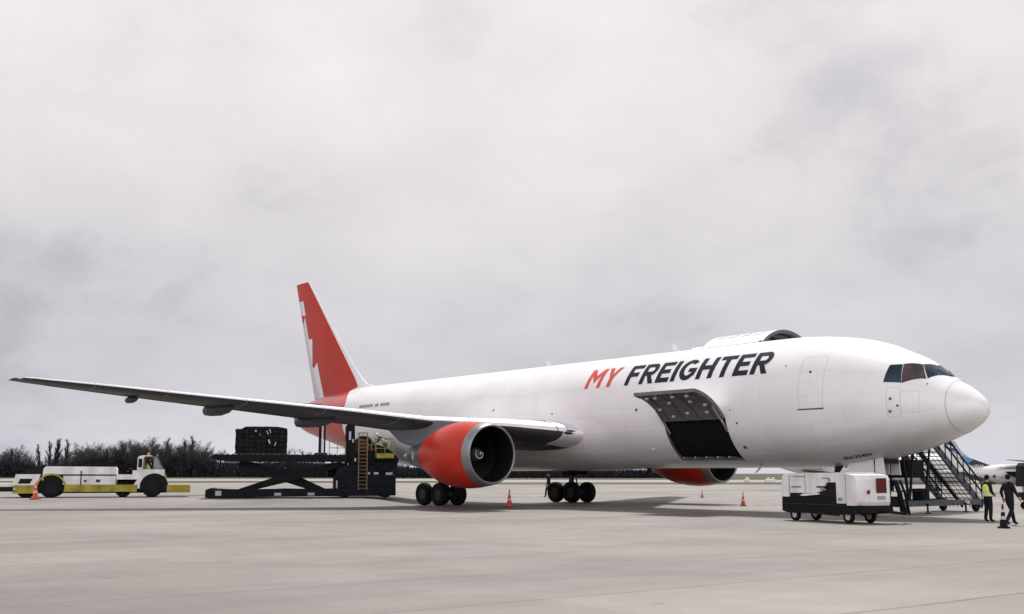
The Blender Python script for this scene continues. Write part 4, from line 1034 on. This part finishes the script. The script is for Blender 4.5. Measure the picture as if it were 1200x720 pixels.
# masts with floodlights
for u, w in ((374, .16), (379.5, .10)):
    b = MB(); b.bar((lx(u), .4, lz(534)), (lx(u), .4, lz(495)), w); b.build('mast', M_eqblack, lo)
b = MB(); b.bar((lx(376.8), .42, lz(534)), (lx(376.8), .42, lz(498)), .07); b.build('mast_ram', M_metal, lo)
for u in (372, 380.5):
    b = MB(); b.lathe([(-.10, .03), (0, .12), (.16, .10), (.22, .02)], (lx(u), .35, lz(496.5)), 'Z', 12); b.build('flood_light', M_eqwhite, lo)
b = MB(); b.prism(lp([(368, 535), (383, 535), (383, 531), (368, 531)]), .2, .7); b.build('mast_foot', M_dmetal, lo)
b = MB(); b.prism(lp([(404, 560), (404.5, 500), (407, 497), (413, 497), (415, 500), (416, 560)]), .25, 1.1); b.build('bridge_mast', M_eqblack, lo)
for (u0, u1, v0, v1) in ((408, 410.5, 506, 516), (412, 414, 515, 519), (415, 417, 537, 541), (407, 409, 543, 545)):
    b = MB(); b.prism(lp([(u0, v1), (u1, v1), (u1, v0), (u0, v0)]), .15, .24); b.build('control_box', M_label, lo)
# chassis block right
b = MB(); b.prism(lp([(392, 580), (392, 558), (396, 549), (404, 546), (416, 545), (436, 546), (446, 557), (464, 558.5), (464, 580)]), .1, LW - .1); b.build('engine_housing', M_eq, lo)
b = MB(); b.prism(lp([(414, 546), (414, 533), (423, 527), (460, 530), (468, 538), (466, 548), (452, 556.8), (437, 556.8)]), .5, LW - .3); b.prism(lp([(416, 547), (416, 516), (424, 510), (432, 511), (440, 520), (452, 524), (462, 530), (462, 547)]), 1.1, LW - .5); b.prism(lp([(384, 559), (384, 543), (416, 543), (416, 559)]), .9, LW - .2); b.build('front_bridge', M_eqblack, lo)
rr = random.Random(12)
for q in range(16):
    b = MB()
    u_ = rr.uniform(404, 462); v_ = rr.uniform(528, 576); b.tube((lx(u_), rr.uniform(-.02, .3), lz(v_)), (lx(u_ + rr.uniform(-7, 7)), rr.uniform(-.02, .3), lz(v_ + rr.uniform(-9, 9))), .03, n=6)
    b.build('hose', M_black, lo)
for (u0, u1, v0, v1) in ((431, 433.5, 553.5, 556), (438, 443.5, 553.5, 556), (452, 460, 553.8, 556.5), (434, 437, 578, 580.3), (447, 452, 578.3, 580.3), (394, 395.6, 563, 572)):
    b = MB(); b.prism(lp([(u0, v1), (u1, v1), (u1, v0), (u0, v0)]), .04, .08); b.build('reflector', M_label, lo)
for u in (404, 452):
    for y_ in (.2, LW - .2): wheel(lo, (lx(u), y_, .40), .40, .3, world=False, rimm=M_drim)
# ladder
b = MB()
for u in (420.0, 430): b.bar((lx(u), .0, lz(574)), (lx(u - .4), .0, lz(508)), .06, .06)
for q in range(15): b.bar((lx(420), .0, lz(572 - 4.3 * q)), (lx(430), .0, lz(572 - 4.3 * q)), .04, .04)
b.bar((lx(419.6), 0, lz(508)), (lx(429.6), 0, lz(508)), .06); b.build('ladder', M_yrail, lo)
# guard rails
for (u0, u1, v0, v1, y_) in ((385, 404, 518, 533, .0), (431, 440, 513, 530, .6), (440.5, 461.5, 514, 537, .3), (440.5, 461.5, 514, 537, 1.9)):
    b = MB()
    for u in (u0, (u0 + u1) / 2, u1): b.bar((lx(u), y_, lz(v1)), (lx(u), y_, lz(v0)), .04)
    for v in (v0, (v0 + v1) / 2): b.bar((lx(u0), y_, lz(v)), (lx(u1), y_, lz(v)), .04)
    b.build('guard_rail', mat('rail_olive', (.22, .19, .06), .5), lo)
b = MB(); b.prism(lp([(441.5, 537), (441.5, 531.5), (461.5, 531.5), (461.5, 537)]), .24, .29); b.build('toe_panel', M_yellow, lo)
b = MB(); b.prism(lp([(440, 539), (440, 536.5), (464, 536.5), (464, 539)]), .25, 2.0); b.build('work_platform', M_eqblack, lo)
b = MB(); b.prism(lp([(416, 531), (416, 515), (424, 513), (437, 524), (444, 531)]), 1.0, 1.8); b.build('operator_console', mat('console_dark_red', (.06, .012, .01), .6), lo)
lean = dict(waist=(0, .08, 1.06), chest=(0, .30, 1.22), neck=(0, .42, 1.31), throat=(0, .47, 1.34), headc=(0, .54, 1.40), crown=(0, .59, 1.49), shl=(-.17, .36, 1.28), shr=(.17, .36, 1.28), ell=(-.24, .46, 1.02), elr=(.24, .46, 1.02), wrl=(-.2, .66, .96), wrr=(.2, .66, .96))
wl = Matrix.Rotation(SITE + LA, 3, 'Z') @ Vector((lx(452.5), 1.0, lz(536.5)))
person('person in hi-vis vest and white helmet leaning over the loader platform rail', Vector(lo.location) + wl, SITE + R_(100), lean, True, helmet=M_eqwhite, h=1.66)
# container under netting
cz = lz(533.0) + .03
ul = thing('cargo_container', 'black net-covered cargo pallet standing on the raised loader platform', 'cargo pallet', Vector(lo.location) + Matrix.Rotation(SITE + LA, 3, 'Z') @ Vector((lx(304.3), 1.5, cz)), SITE + LA)
b = MB(); cw, ch = 58 * kk, 31.3 * kk
bm = bmesh.new(); bmesh.ops.create_cube(bm, size=1); bmesh.ops.subdivide_edges(bm, edges=bm.edges[:], cuts=9, use_grid_fill=True)
rr = random.Random(5)
for v in bm.verts:
    c_ = v.co.copy(); q = Vector((c_.x * cw, c_.y * 2.3, (c_.z + .5) * ch))
    q += Vector((rr.uniform(-.03, .03), rr.uniform(-.03, .03), rr.uniform(-.02, .02) if c_.z > -.49 else 0)); 
    if c_.z > .49: q.z -= .10 * (abs(c_.x) * 2) ** 6 + (.12 if c_.x < -.34 else 0)
    v.co = q
bm.verts.index_update(); b.add([v.co.copy() for v in bm.verts], [tuple(v.index for v in f.verts) for f in bm.faces]); bm.free()
b.build('wrapped_load', mat('black_wrap', (.012, .010, .012), .6, spec=.15, noise=.5, nscale=3, bump=.5, bscale=6), ul)
b = MB()
for q in range(13):
    x = -cw / 2 + .12 + q * (cw - .24) / 12; b.bar((x, -1.19, .05), (x + .25 * math.sin(q * 2.1), -1.19, ch - .1), .025, .02)
for q in range(6): b.bar((-cw / 2 + .05, -1.21, .15 + q * .25), (cw / 2 - .05, -1.21, .12 + q * .26), .022, .02)
b.build('net', mat('net_dark_brown', (.010, .007, .008), .9, spec=.1), ul)
for (fx, fz, w_, a) in ((-.11, .84, .09, 0), (.12, .78, .05, .4), (.17, .84, .05, .4), (.16, .45, .09, .3), (.28, .36, .05, -.4), (-.02, .70, .03, 0)):
    b = MB(); b.box((fx * cw, -1.23, fz * ch), (w_, .02, .10 if a == 0 else .24), M=Matrix.Rotation(-a, 3, 'Y')); b.build('tag', M_label, ul)
b = MB(); b.box((0, 0, .02), (cw + .08, 2.42, .05)); b.build('pallet_base', M_dmetal, ul)

# ------------------------------------------------------------------ ground power unit
gd = Vector((36.55 - 40.35, 11.85 - 9.97)); 
GA = math.atan2(-3.8, 1.88)      # direction of the long axis in (L, D)
gp = thing('ground_power_unit', 'white and black towable ground power unit parked under the nose', 'ground power unit', S(40.35, 9.74), SITE + GA); gp.scale = (.955, 1, 1)
GL = 4.2; GW = 1.35               # local x along length (towards the camera), local y across, starting at the visible long side
b = MB(); b.prism([(0.0, .34), (.02, .86), (3.40, .86), (3.42, .64), (GL + .02, .60), (GL + .05, .36), (GL - .5, .30), (.3, .28)], 0.02, GW - .02); b.build('chassis', M_eqblack, gp)
b = MB(); b.prism([(.0, .84), (.06, 1.50), (.12, 1.60), (.22, 1.66), (.44, 1.66), (.44, .84)], 0, GW); b.build('rear_hood', M_eqwhite, gp)
b = MB(); b.prism([(.50, .98), (.50, 1.67), (2.95, 1.69), (2.95, 1.36), (2.50, 1.36), (2.22, 1.06), (1.8, .99)], 0, GW); b.build('side_canopy', M_eqwhite, gp)
b = MB(); b.prism([(.45, .80), (.45, 1.64), (.52, 1.66), (3.0, 1.66), (3.0, .80)], .05, GW - .05); b.build('inner_body', M_black, gp)
b = MB(); b.prism([(1.05, .90), (1.25, .96), (2.05, 1.0), (2.05, .94), (1.3, .88)], -.03, .06); b.build('open_flap', M_eqwhite, gp)
b = MB(); b.prism([(2.97, .66), (2.97, 1.685), (3.42, 1.69), (3.42, .66)], -.01, GW + .01); b.build('corner_panel', M_eqwhite, gp)
b = MB(); v0 = [(3.46, -.01), (3.95, -.01), (4.18, .26), (4.22, GW - .15), (4.10, GW), (3.46, GW)]
b.loft([[Vector((x, y, z)) for x, y in [(a if i in (0, 5) else a - dx_, c) for i, (a, c) in enumerate(v0)]] for z, dx_ in ((.60, .05), (.72, .0), (1.45, .0), (1.60, .08), (1.64, .45))], caps=True, smooth=False)
b.build('front_hood', M_eqwhite, gp)
b = MB(); b.box((4.225, .86, 1.26), (.02, .44, .48), bev=.005); b.build('radiator_grille', M_rear, gp)
b = MB(); b.box((4.215, .85, .86), (.02, .34, .11)); b.build('number_plate', mat('plate_grey', (.30, .30, .30), .5), gp)
b = MB(); b.box((.95, -.012, 1.56), (.75, .015, .025)); b.box((2.45, -.012, 1.50), (.40, .015, .03)); b.box((2.62, -.012, 1.44), (.10, .015, .10)); b.box((2.3, -.012, 1.115), (.30, .02, .06)); b.box((3.15, -.022, .80), (.2, .015, .09)); b.build('sticker', mat('sticker_grey', (.22, .22, .25), .5), gp)
b = MB(); b.box((4.23, .28, 1.05), (.03, .12, .12), bev=.02); b.build('lamp', M_rear, gp)
b = MB(); b.bar((1.35, -.006, 1.02), (1.35, -.006, 1.64), .012, .01); b.bar((.02, -.006, .60), (3.4, -.006, .60), .012, .012); b.build('panel_seam', M_dline, gp)
b = MB(); b.box((.86, -.012, 1.19), (.52, .015, .04)); b.build('red_stripe', mat('stripe_red', (.30, .07, .07), .5), gp)
b = MB(); b.box((2.25, -.012, 1.20), (.55, .02, .05)); b.build('handle', M_black, gp)
for x in (.62, 3.40):
    for y_ in (.12, GW - .28): 
        w = wheel(gp, (x, y_, .235), .235, .15, world=False, rimm=mat('rim_bright', (.5, .5, .5), .4, metal=.3), rr=.55)
b = MB(); b.tube((1.5, .4, .28), (2.6, .4, .25), .04); b.tube((1.6, .9, .3), (2.8, .9, .25), .04); b.build('axle_brace', M_yrail, gp)
b = MB(); b.tube((GL - .1, .7, .45), (GL + .75, .95, .38), .04); b.tube((GL - .1, 1.0, .45), (GL + .75, .95, .38), .04); b.lathe([(-.04, .03), (-.04, .08), (.04, .08), (.04, .03)], (GL + .8, .95, .38), 'Z', 12); b.build('tow_bar', M_eqblack, gp)
# cable reel / hose bundle hung at the end
b = MB(); rr = random.Random(2)
for q in range(7):
    x0, y0 = 4.0 + rr.random() * .25, GW + .1 + rr.random() * .25; P_ = [Vector((x0, y0, 1.45 - .1 * rr.random())), Vector((x0 + .1, y0 + .1, 1.0)), Vector((x0 + .05, y0 + .25, .55)), Vector((x0 - .1, y0 + .45, .3))]
    for p, r in zip(P_, P_[1:]): b.tube(p, r, .045)
b.box((3.9, GW + .22, .72), (.5, .4, .35), bev=.05); b.box((4.0, GW + .15, 1.25), (.14, .14, .35)); b.build('cable_bundle', M_eqblack, gp)

# ------------------------------------------------------------------ passenger stairs at the far nose door
st = thing('boarding_stairs', 'dark steel mobile boarding stairs rolled up to the far side of the nose', 'boarding stairs', (5.15, -8.45, 0), 0)
# local: x 0..1.6 (width), y 0 bottom .. up towards +y
SWd = 1.8; top_y, top_z = 4.75, 3.75; n = 19
sl = top_z / top_y
for x in (0.0, SWd):
    b = MB(); b.bar((x, -.1, .25), (x, top_y, top_z - .05), .07, .28); b.build('stringer', M_steel, st)
b = MB()
for i in range(n):
    y = top_y * (i + .5) / n; z = .30 + (top_z - .30) * (i + .5) / n; b.box((SWd / 2, y, z), (SWd - .08, .24, .04))
b.bar((SWd / 2, -.05, .2), (SWd / 2, top_y, top_z - .05), .06, .16)
for i in range(9): b.bar((SWd * (i + .5) / 9, -.02, .16), (SWd * (i + .5) / 9, top_y, top_z - .12), .018, .018)
b.build('steps', M_railm, st)
for x in (-.06, SWd + .06):
    b = MB()
    for hh in (.95, .55): b.bar((x, 0, .30 + hh), (x, top_y, top_z + hh), .055)
    for i in range(11):
        y = top_y * i / 10; z = .30 + (top_z - .30) * i / 10; b.bar((x, y, z - .1), (x, y, z + .95), .035)
    b.build('hand_rail', M_railm, st)
b = MB(); b.box((SWd / 2, top_y + .55, top_z), (SWd + .1, 1.1, .14)); b.build('landing', M_steel, st)
b = MB()
for x in (-.06, SWd + .06):
    for y in (top_y, top_y + .5, top_y + 1.0): b.bar((x, y, top_z), (x, y, top_z + .95), .05)
    b.bar((x, top_y, top_z + .95), (x, top_y + 1.0, top_z + .95), .05)
b.build('landing_rail', M_railm, st)
b = MB(); b.box((SWd / 2, top_y + .1, 1.85), (1.5, 1.2, .75), bev=.03); b.build('lift_box', M_eqblack, st)
for x in (0.05, SWd - .05):
    b = MB(); b.bar((x, top_y + 1.5, top_z), (x, top_y + .9, .45), .09); b.bar((x, top_y + .2, top_z - .2), (x, top_y + .9, .45), .08); b.bar((x, top_y - .9, 3.0), (x, top_y - .3, .45), .07); b.build('support_leg', M_railm, st)
b = MB(); b.bar((0, -.2, .42), (0, top_y + 2.0, .42), .12, .24); b.bar((SWd, -.2, .42), (SWd, top_y + 2.0, .42), .12, .24); b.bar((0, 1.2, .42), (SWd, 1.2, .42), .1, .2); b.bar((0, top_y + 1.9, .42), (SWd, top_y + 1.9, .42), .1, .2); b.build('base_frame', M_steel, st)
b = MB(); b.box((-.07, 1.3, .42), (.02, .42, .14)); b.build('name_plate', M_label, st)
b = MB(); b.bar((0, top_y - 1.4, .95), (0, top_y + 1.8, .95), .05); b.bar((0, top_y + 1.8, .45), (0, top_y + 1.8, .95), .05); b.box((.3, top_y - .4, .78), (.5, .55, .5), bev=.03); b.build('pump_unit', M_eqblack, st)
for y in (.25, top_y + 1.2):
    for x in (.12, SWd - .12): wheel(st, (x, y, .25), .25, .16, world=False, rimm=M_drim, axis='X')
for y in (1.5, top_y - .2):
    b = MB(); b.tube((-.1, y, .02), (-.1, y, .42), .04); b.box((-.1, y, .02), (.2, .2, .03)); b.build('jack', M_eqblack, st)

# ------------------------------------------------------------------ other aircraft, behind
def tube_body(mb, x0, x1, r, zc, nose=4.0, tail=7.0, uptail=.9, mi=0):
    rings = []
    N_ = 26
    for i in range(N_ + 1):
        u = i / N_; u = .5 - .5 * math.cos(PI * u); x = x0 + (x1 - x0) * u
        dn = (x1 - x) / nose; dt = (x - x0) / tail
        k_ = 1.0; dz = 0
        if dn < 1: k_ = math.sqrt(max(1e-4, 1 - (1 - dn) ** 2)) ** .9; dz = -(1 - dn) ** 2 * r * .25
        if dt < 1: k_ = max(.03, dt ** .75); dz = (1 - dt) ** 1.3 * r * uptail
        rings.append([Vector((x, r * k_ * math.cos(2 * PI * q / 24), zc + dz + r * k_ * math.sin(2 * PI * q / 24))) for q in range(24)])
    mb.loft(rings)
# nearer white jet seen between the stairs: nose to the right
ang = math.atan2(-10.0, 17.7)
jc = thing('parked_jet', 'plain white jet parked beyond the boarding stairs, seen through them', 'airplane', S(110, 24.2), SITE + ang)
JL = 20.3
b = MB(); tube_body(b, 0, JL, 1.38, 2.02, 4.2, 8.5, .75); jf = b.build('fuselage', M_pale, jc)
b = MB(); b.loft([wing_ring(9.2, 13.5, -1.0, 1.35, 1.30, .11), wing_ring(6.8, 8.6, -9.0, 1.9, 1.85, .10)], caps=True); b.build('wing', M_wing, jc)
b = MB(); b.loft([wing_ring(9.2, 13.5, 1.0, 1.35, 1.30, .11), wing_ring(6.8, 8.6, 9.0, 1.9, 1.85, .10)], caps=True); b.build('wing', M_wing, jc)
for y_ in (-1, 1):
    b = MB(); b.lathe([(4.2, .35), (4.6, .52), (6.2, .58), (7.0, .5), (7.0, .42), (6.4, .40)], (0, y_ * 2.0, 2.55), 'X', 20); b.build('engine', M_pale, jc)
    for x in (12.0,):
        g_ = MB(); g_.tube((x - 1.2, y_ * 1.4, .3), (x - 1.2, y_ * 1.2, 1.5), .08); go = g_.build('main_gear', M_dmetal, jc); wheel(go, (x - 1.2, y_ * 1.45, .32), .32, .22, world=False)
g_ = MB(); g_.tube((JL - 3.5, 0, .25), (JL - 3.5, 0, 1.2), .06); go = g_.build('nose_gear', M_dmetal, jc); wheel(go, (JL - 3.5, 0, .25), .25, .16, world=False)
b = MB(); b.prism([(.3, 2.9), (3.2, 3.2), (1.2, 5.6), (-.2, 5.6)], -.08, .08); b.build('tail_fin', M_pale, jc)
for q in range(8):
    b = MB(); b.box((8 + 1.0 * q, -1.345, 2.35), (.24, .06, .34), bev=.02); b.build('cabin_window', M_black, jf)

# airliner with navy and blue tail, nose to the right, running out of the picture
DB = 96.0
def bu(u): return (u - 600) / 1289.4 * DB * .989
def bz(v): return 1.66 + (555 - v) / 1289.4 * DB
jb = thing('parked_airliner', 'white airliner with navy and light blue tail parked at the right edge', 'airplane', S(DB, 0), SITE)
b = MB(); b_x0 = bu(1104); tube_body(b, b_x0, bu(1290), .90, bz(556.5), 3.5, 5.2, .35)
jbf = b.build('fuselage', M_pale, jb)
def bp_(pts): return [(bu(u), bz(v)) for u, v in pts]
b = MB(); b.prism(bp_([(1074, 490), (1098, 490), (1119, 518), (1127, 531), (1135, 536.5), (1163, 547.2), (1163, 552), (1136, 553), (1112, 548), (1094, 520)]), -.10, .10); bf = b.build('tail_fin', M_pale, jb)
b = MB(); b.prism(bp_([(1074, 490), (1097, 490), (1117, 519), (1121, 525), (1104, 519)]), -.13, .13); b.build('navy_marking', M_navy, bf)
b = MB(); b.prism(bp_([(1106, 524), (1122, 527), (1125, 531.5), (1112, 527.5)]), -.13, .13); b.build('navy_marking', M_navy, bf)
b = MB(); b.prism(bp_([(1115, 528.5), (1124.5, 529.5), (1126.5, 533), (1119, 531.5)]), -.135, .135); b.build('blue_marking', M_blue, bf)
b = MB(); b.prism(bp_([(1124, 537.5), (1129.5, 534.3), (1141, 538.7), (1133.5, 543.8)]), -.135, .135); b.build('blue_marking', M_blue, bf)
b = MB(); b.prism(bp_([(1133.8, 543.9), (1141.3, 538.8), (1162, 546.4), (1161, 547.6), (1143, 548.2)]), -.135, .135); b.build('navy_marking', M_navy, bf)
b = MB(); b.prism(bp_([(1117.5, 517.5), (1120, 517.5), (1128, 530.5), (1136, 536.6), (1133, 537), (1126, 532.2)]), -.15, .15); b.build('fin_leading_edge', mat('fin_edge_grey', (.42, .47, .50), .4), bf)
b = MB()
for u in (1141, 1143, 1145, 1148, 1150.4): b.prism(bp_([(u, 545), (u + 1.6, 545), (u + 1.8, 547), (u, 547)]), -.14, -.136)
b.build('tail_lettering', M_label, bf)
b = MB(); b.prism(bp_([(1162, 548.2), (1240, 547.6), (1240, 549.2), (1168, 549.2)]), -.95, -.86); b.build('cheat_line', M_black, jbf)
for u in (1160, 1168.5, 1181, 1192):
    b = MB(); b.lathe([(-.93, .001), (-.93, .12), (-.88, .12)], (bu(u), .06, bz(558.2)), 'Y', 12); b.build('cabin_window', M_dline if u < 1165 else M_line, jbf)
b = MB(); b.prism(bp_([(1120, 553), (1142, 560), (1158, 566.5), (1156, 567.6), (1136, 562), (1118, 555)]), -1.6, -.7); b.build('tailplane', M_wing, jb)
b = MB(); b.prism(bp_([(1173, 552.8), (1260, 551.5), (1260, 559), (1186, 560.2), (1177, 557)]), -4.5, -.6); b.build('wing', M_eqblack, jb)
b = MB(); b.prism(bp_([(1176, 539.2), (1260, 545), (1260, 546), (1200, 541.8)]), -1.2, -.2); b.build('upper_wing_edge', M_wing, jb)
g_ = MB(); g_.tube((bu(1212), -.8, .3), (bu(1212), -.8, 1.2), .07); go = g_.build('main_gear', M_dmetal, jb); wheel(go, (bu(1212), -.8, .35), .35, .22, world=False)
# dark equipment cabinet at the right edge
D_ = 52.0
eq = thing('equipment_trolley', 'dark blue equipment trolley cut by the right edge of the picture', 'trolley', S(D_, 24.35, 0), SITE)
b = MB(); b.prism([(-.5, 1.05), (-.42, 2.0), (-.30, 2.15), (.6, 2.15), (.6, 1.05)], 0, .8); b.build('cabinet', M_eq, eq)
b = MB(); b.prism([(-.42, .42), (-.42, .78), (.7, .78), (.7, .42)], .05, .75); b.build('tray', M_eqblack, eq)
b = MB()
for x in (-.2, .5):
    for y in (.1, .7): b.bar((x, y, .3), (x, y, 1.05), .05)
b.build('frame', M_label, eq)
for x in (-.2, .5):
    for y in (.1, .7): wheel(eq, (x, y, .17), .17, .08, world=False)

# ------------------------------------------------------------------ far field: huts, marker poles
hut = thing('airfield_hut', 'small white and red airfield hut far off under the belly', 'hut', S(395, (720.5 - 600) / 1289.4 * 395), SITE)
b = MB(); b.box((0, 0, 1.0), (3.9, 2.5, 1.7)); b.build('wall', mat('hut_pale', (.62, .50, .50), .7), hut)
b = MB(); b.prism([(-2.1, 1.85), (2.1, 1.85), (1.8, 2.3), (-1.8, 2.3)], -1.4, 1.4); b.build('roof', mat('hut_red', (.40, .10, .09), .7), hut)
for x in (-1.1, 0.1, 1.2):
    b = MB(); b.box((x, -1.26, 1.1), (.35, .05, .9)); b.build('window', M_dline, hut)
pole = MB(); pole.tube((0, 0, 0), (0, 0, 5.0), .22, .18, 8); po = pole.build('marker_pole', M_eqwhite); po.location = S(395, (730 - 600) / 1289.4 * 395); tag(po, 'white marker pole standing right of the far hut', 'pole')
for i, (u, d_) in enumerate(((896, 185), (901.5, 185), (872, 200))):
    b = MB(); b.box((0, 0, .42), (.85, .7, .55), bev=.1); b.box((.1, 0, .8), (.45, .5, .3), bev=.08); o = b.build('marker_board', M_eqwhite); o.location = S(d_, (u - 600) / 1289.4 * d_); o.rotation_euler = (0, 0, SITE)
    tag(o, ['white marker block at the apron edge, nearest the far engine', 'white marker block at the apron edge, beside the power unit', 'white marker block standing farthest out on the grass'][(1, 1, 0)[i]] if i != 1 else 'white marker block at the apron edge, rightmost of three', 'marker')

# ------------------------------------------------------------------ trees
def tree_proto(seed, H, kind):
    r = random.Random(seed); br = MB(); tw = MB()
    def twig(p, d, L, w):
        q = p + d * L; s_ = d.cross(Vector((r.uniform(-1, 1), r.uniform(-1, 1), r.uniform(-1, 1)))).normalized() * w
        tw.add([p - s_, p + s_, q], [(0, 1, 2)])
    def grow(p, d, L, rad, lev):
        segs = 3 if lev < 2 else 2; pts = [p]
        for k_ in range(segs):
            d = (d + Vector((r.uniform(-.13, .13), r.uniform(-.13, .13), r.uniform(-.02, .14)))).normalized(); pts.append(pts[-1] + d * L / segs)
        for k_ in range(segs):
            ra = rad * (1 - .45 * k_ / segs); rb = rad * (1 - .45 * (k_ + 1) / segs)
            (br if lev < 3 else tw).tube(pts[k_], pts[k_ + 1], ra, rb, 5 if lev < 2 else 3, caps=False)
        if lev >= 3:
            for _ in range(12 if kind != 'poplar' else 9):
                c = pts[r.randrange(1, len(pts))]
                dd = (d * .8 + Vector((r.uniform(-1, 1), r.uniform(-1, 1), r.uniform(-.3, 1)))).normalized(); twig(c, dd, r.uniform(.5, 1.25), r.uniform(.010, .024))
            return
        nb = (9, 4, 4)[lev] if kind != 'poplar' else (22, 3, 2)[lev]
        for q in range(nb):
            f_ = ((.10 if kind == 'poplar' else .22) + (.90 if kind == 'poplar' else .78) * (q + r.random()) / nb) if lev == 0 else (.3 + .7 * (q + r.random()) / nb)
            idx_ = min(segs - 1, int(f_ * segs)); c = pts[idx_].lerp(pts[idx_ + 1], f_ * segs - idx_)
            a = r.uniform(0, 2 * PI); spread = (.8 if kind != 'poplar' else .26) * (1.0 - .3 * f_)
            side = Vector((math.cos(a), math.sin(a), 0)); dd = (d + side * spread * (1.2 if lev == 0 else 1.0)).normalized()
            k2 = {'poplar': (.26 * (1.25 - .8 * f_), .45, .5), 'round': (.50, .55, .6), 'wide': (.58, .6, .6)}[kind][lev]
            grow(c, dd, L * k2 * r.uniform(.8, 1.15) * (1.15 - .35 * f_), rad * .42, lev + 1)
    grow(Vector((0, 0, -.2)), Vector((0, 0, 1)), H * (.86 if kind == 'poplar' else .68), H * .022, 0)
    return br, tw
protos = {}
def add_proto(name, seed, H, kind, m_):
    br, tw = tree_proto(seed, H, kind); t = thing('bare_tree', '', 'tree')
    br.build('trunk', M_bark, t, fix=False); tw.build('crown', m_, t, fix=False); protos[name] = [t, False, H]
add_proto('p1', 3, 13, 'poplar', M_twig); add_proto('p2', 8, 13, 'poplar', M_twig2)
add_proto('r1', 11, 10, 'round', M_twig); add_proto('r2', 23, 10, 'round', M_twig2); add_proto('r3', 31, 10, 'wide', M_twig); add_proto('r4', 47, 10, 'wide', M_twig2)
rt = random.Random(77)
def put_tree(name, u, v, D, label, sx=1.0):
    P_ = protos[name]; t = P_[0] if not P_[1] else copy_tree(P_[0]); P_[1] = True
    H = 1.66 + (555.5 - v) / 1289.4 * D
    t.location = S(D, (u - 600) / 1289.4 * D * .99, gz(D, -20) if u < 590 else 0); s_ = max(.1, H / P_[2]); t.scale = (s_ * sx, s_ * sx, s_); t.rotation_euler = (0, 0, rt.random() * 6.28)
    tag(t, label, 'tree', 'bare trees along the far edge of the airfield'); return t
TOPS = [(0, 534), (14, 529), (28, 535), (38, 539), (46, 542), (60, 539), (76, 538), (86, 532), (96, 530), (108, 523), (122, 529), (136, 522), (150, 521), (166, 524), (180, 520), (190, 524), (204, 526), (222, 524), (236, 526), (248, 531), (262, 535), (300, 535), (340, 532), (380, 536), (440, 540), (500, 545), (620, 546), (690, 549), (760, 550), (800, 552)]
lab_back = 'bare winter tree in the dark treeline behind the airfield'
for i, (nm, u, v) in enumerate((('p1', 48, 521), ('p2', 56, 517), ('p1', 62, 515), ('p2', 69, 514), ('p1', 76, 515), ('p2', 12, 525), ('p1', 196, 513), ('p2', 215, 514), ('p1', 221, 511))):
    put_tree(nm, u, v, 400 + 4 * i, ['slim bare poplar at the left of the poplar row above the tow tractor', 'second slim bare poplar of the row above the tow tractor', 'middle bare poplar of the row above the tow tractor', 'fourth bare poplar of the row above the tow tractor', 'rightmost bare poplar of the row above the tow tractor', 'lone bare poplar at the left edge of the treeline', 'bare poplar standing above the tow tractor cab', 'left bare poplar of the tall pair right of the tractor cab', 'tallest bare poplar right of the tractor cab'][i], 1.25)
u = -6.0
while u < 812:
    v = tab(TOPS, u); nm = rt.choice(['r1', 'r2', 'r3', 'r4'])
    if not (478 < u < 600):
        put_tree(nm, u, v + rt.uniform(-3.5, 3), rt.uniform(395, 450), lab_back, rt.uniform(.9, 1.25))
        if u < 250: put_tree(rt.choice(['r1', 'r3', 'r2']), u + rt.uniform(-3, 3), v + rt.uniform(2, 8), rt.uniform(385, 395), lab_back, 1.3)
    u += rt.uniform(4.0, 6.5) if u < 250 else rt.uniform(6, 9)
# undergrowth along the treeline: leafless brush, nobody could count it
b = MB(); ru = random.Random(5)
for q in range(40000):
    u = ru.uniform(-40, 830); D = ru.uniform(380, 430); vt = tab(TOPS, u); H = (1.66 + (555.5 - vt) / 1289.4 * D) * .58
    p = S(D, (u - 600) / 1289.4 * D * .99, 0); p.z = H * ru.random() ** 1.15; w_ = ru.uniform(.3, .9)
    a = ru.random() * 6.28; d = Vector((math.cos(a), math.sin(a), 0)); up = Vector((ru.uniform(-.4, .4), ru.uniform(-.4, .4), 1))
    b.add([p - d * w_ * .5, p + d * w_ * .5, p + up * w_ * 1.7], [(0, 1, 2)])
un = b.build('brushwood', M_bush, fix=False); tag(un, 'tangled leafless brush filling the foot of the treeline', 'brushwood', kind='stuff')
print('objects', len(bpy.data.objects))
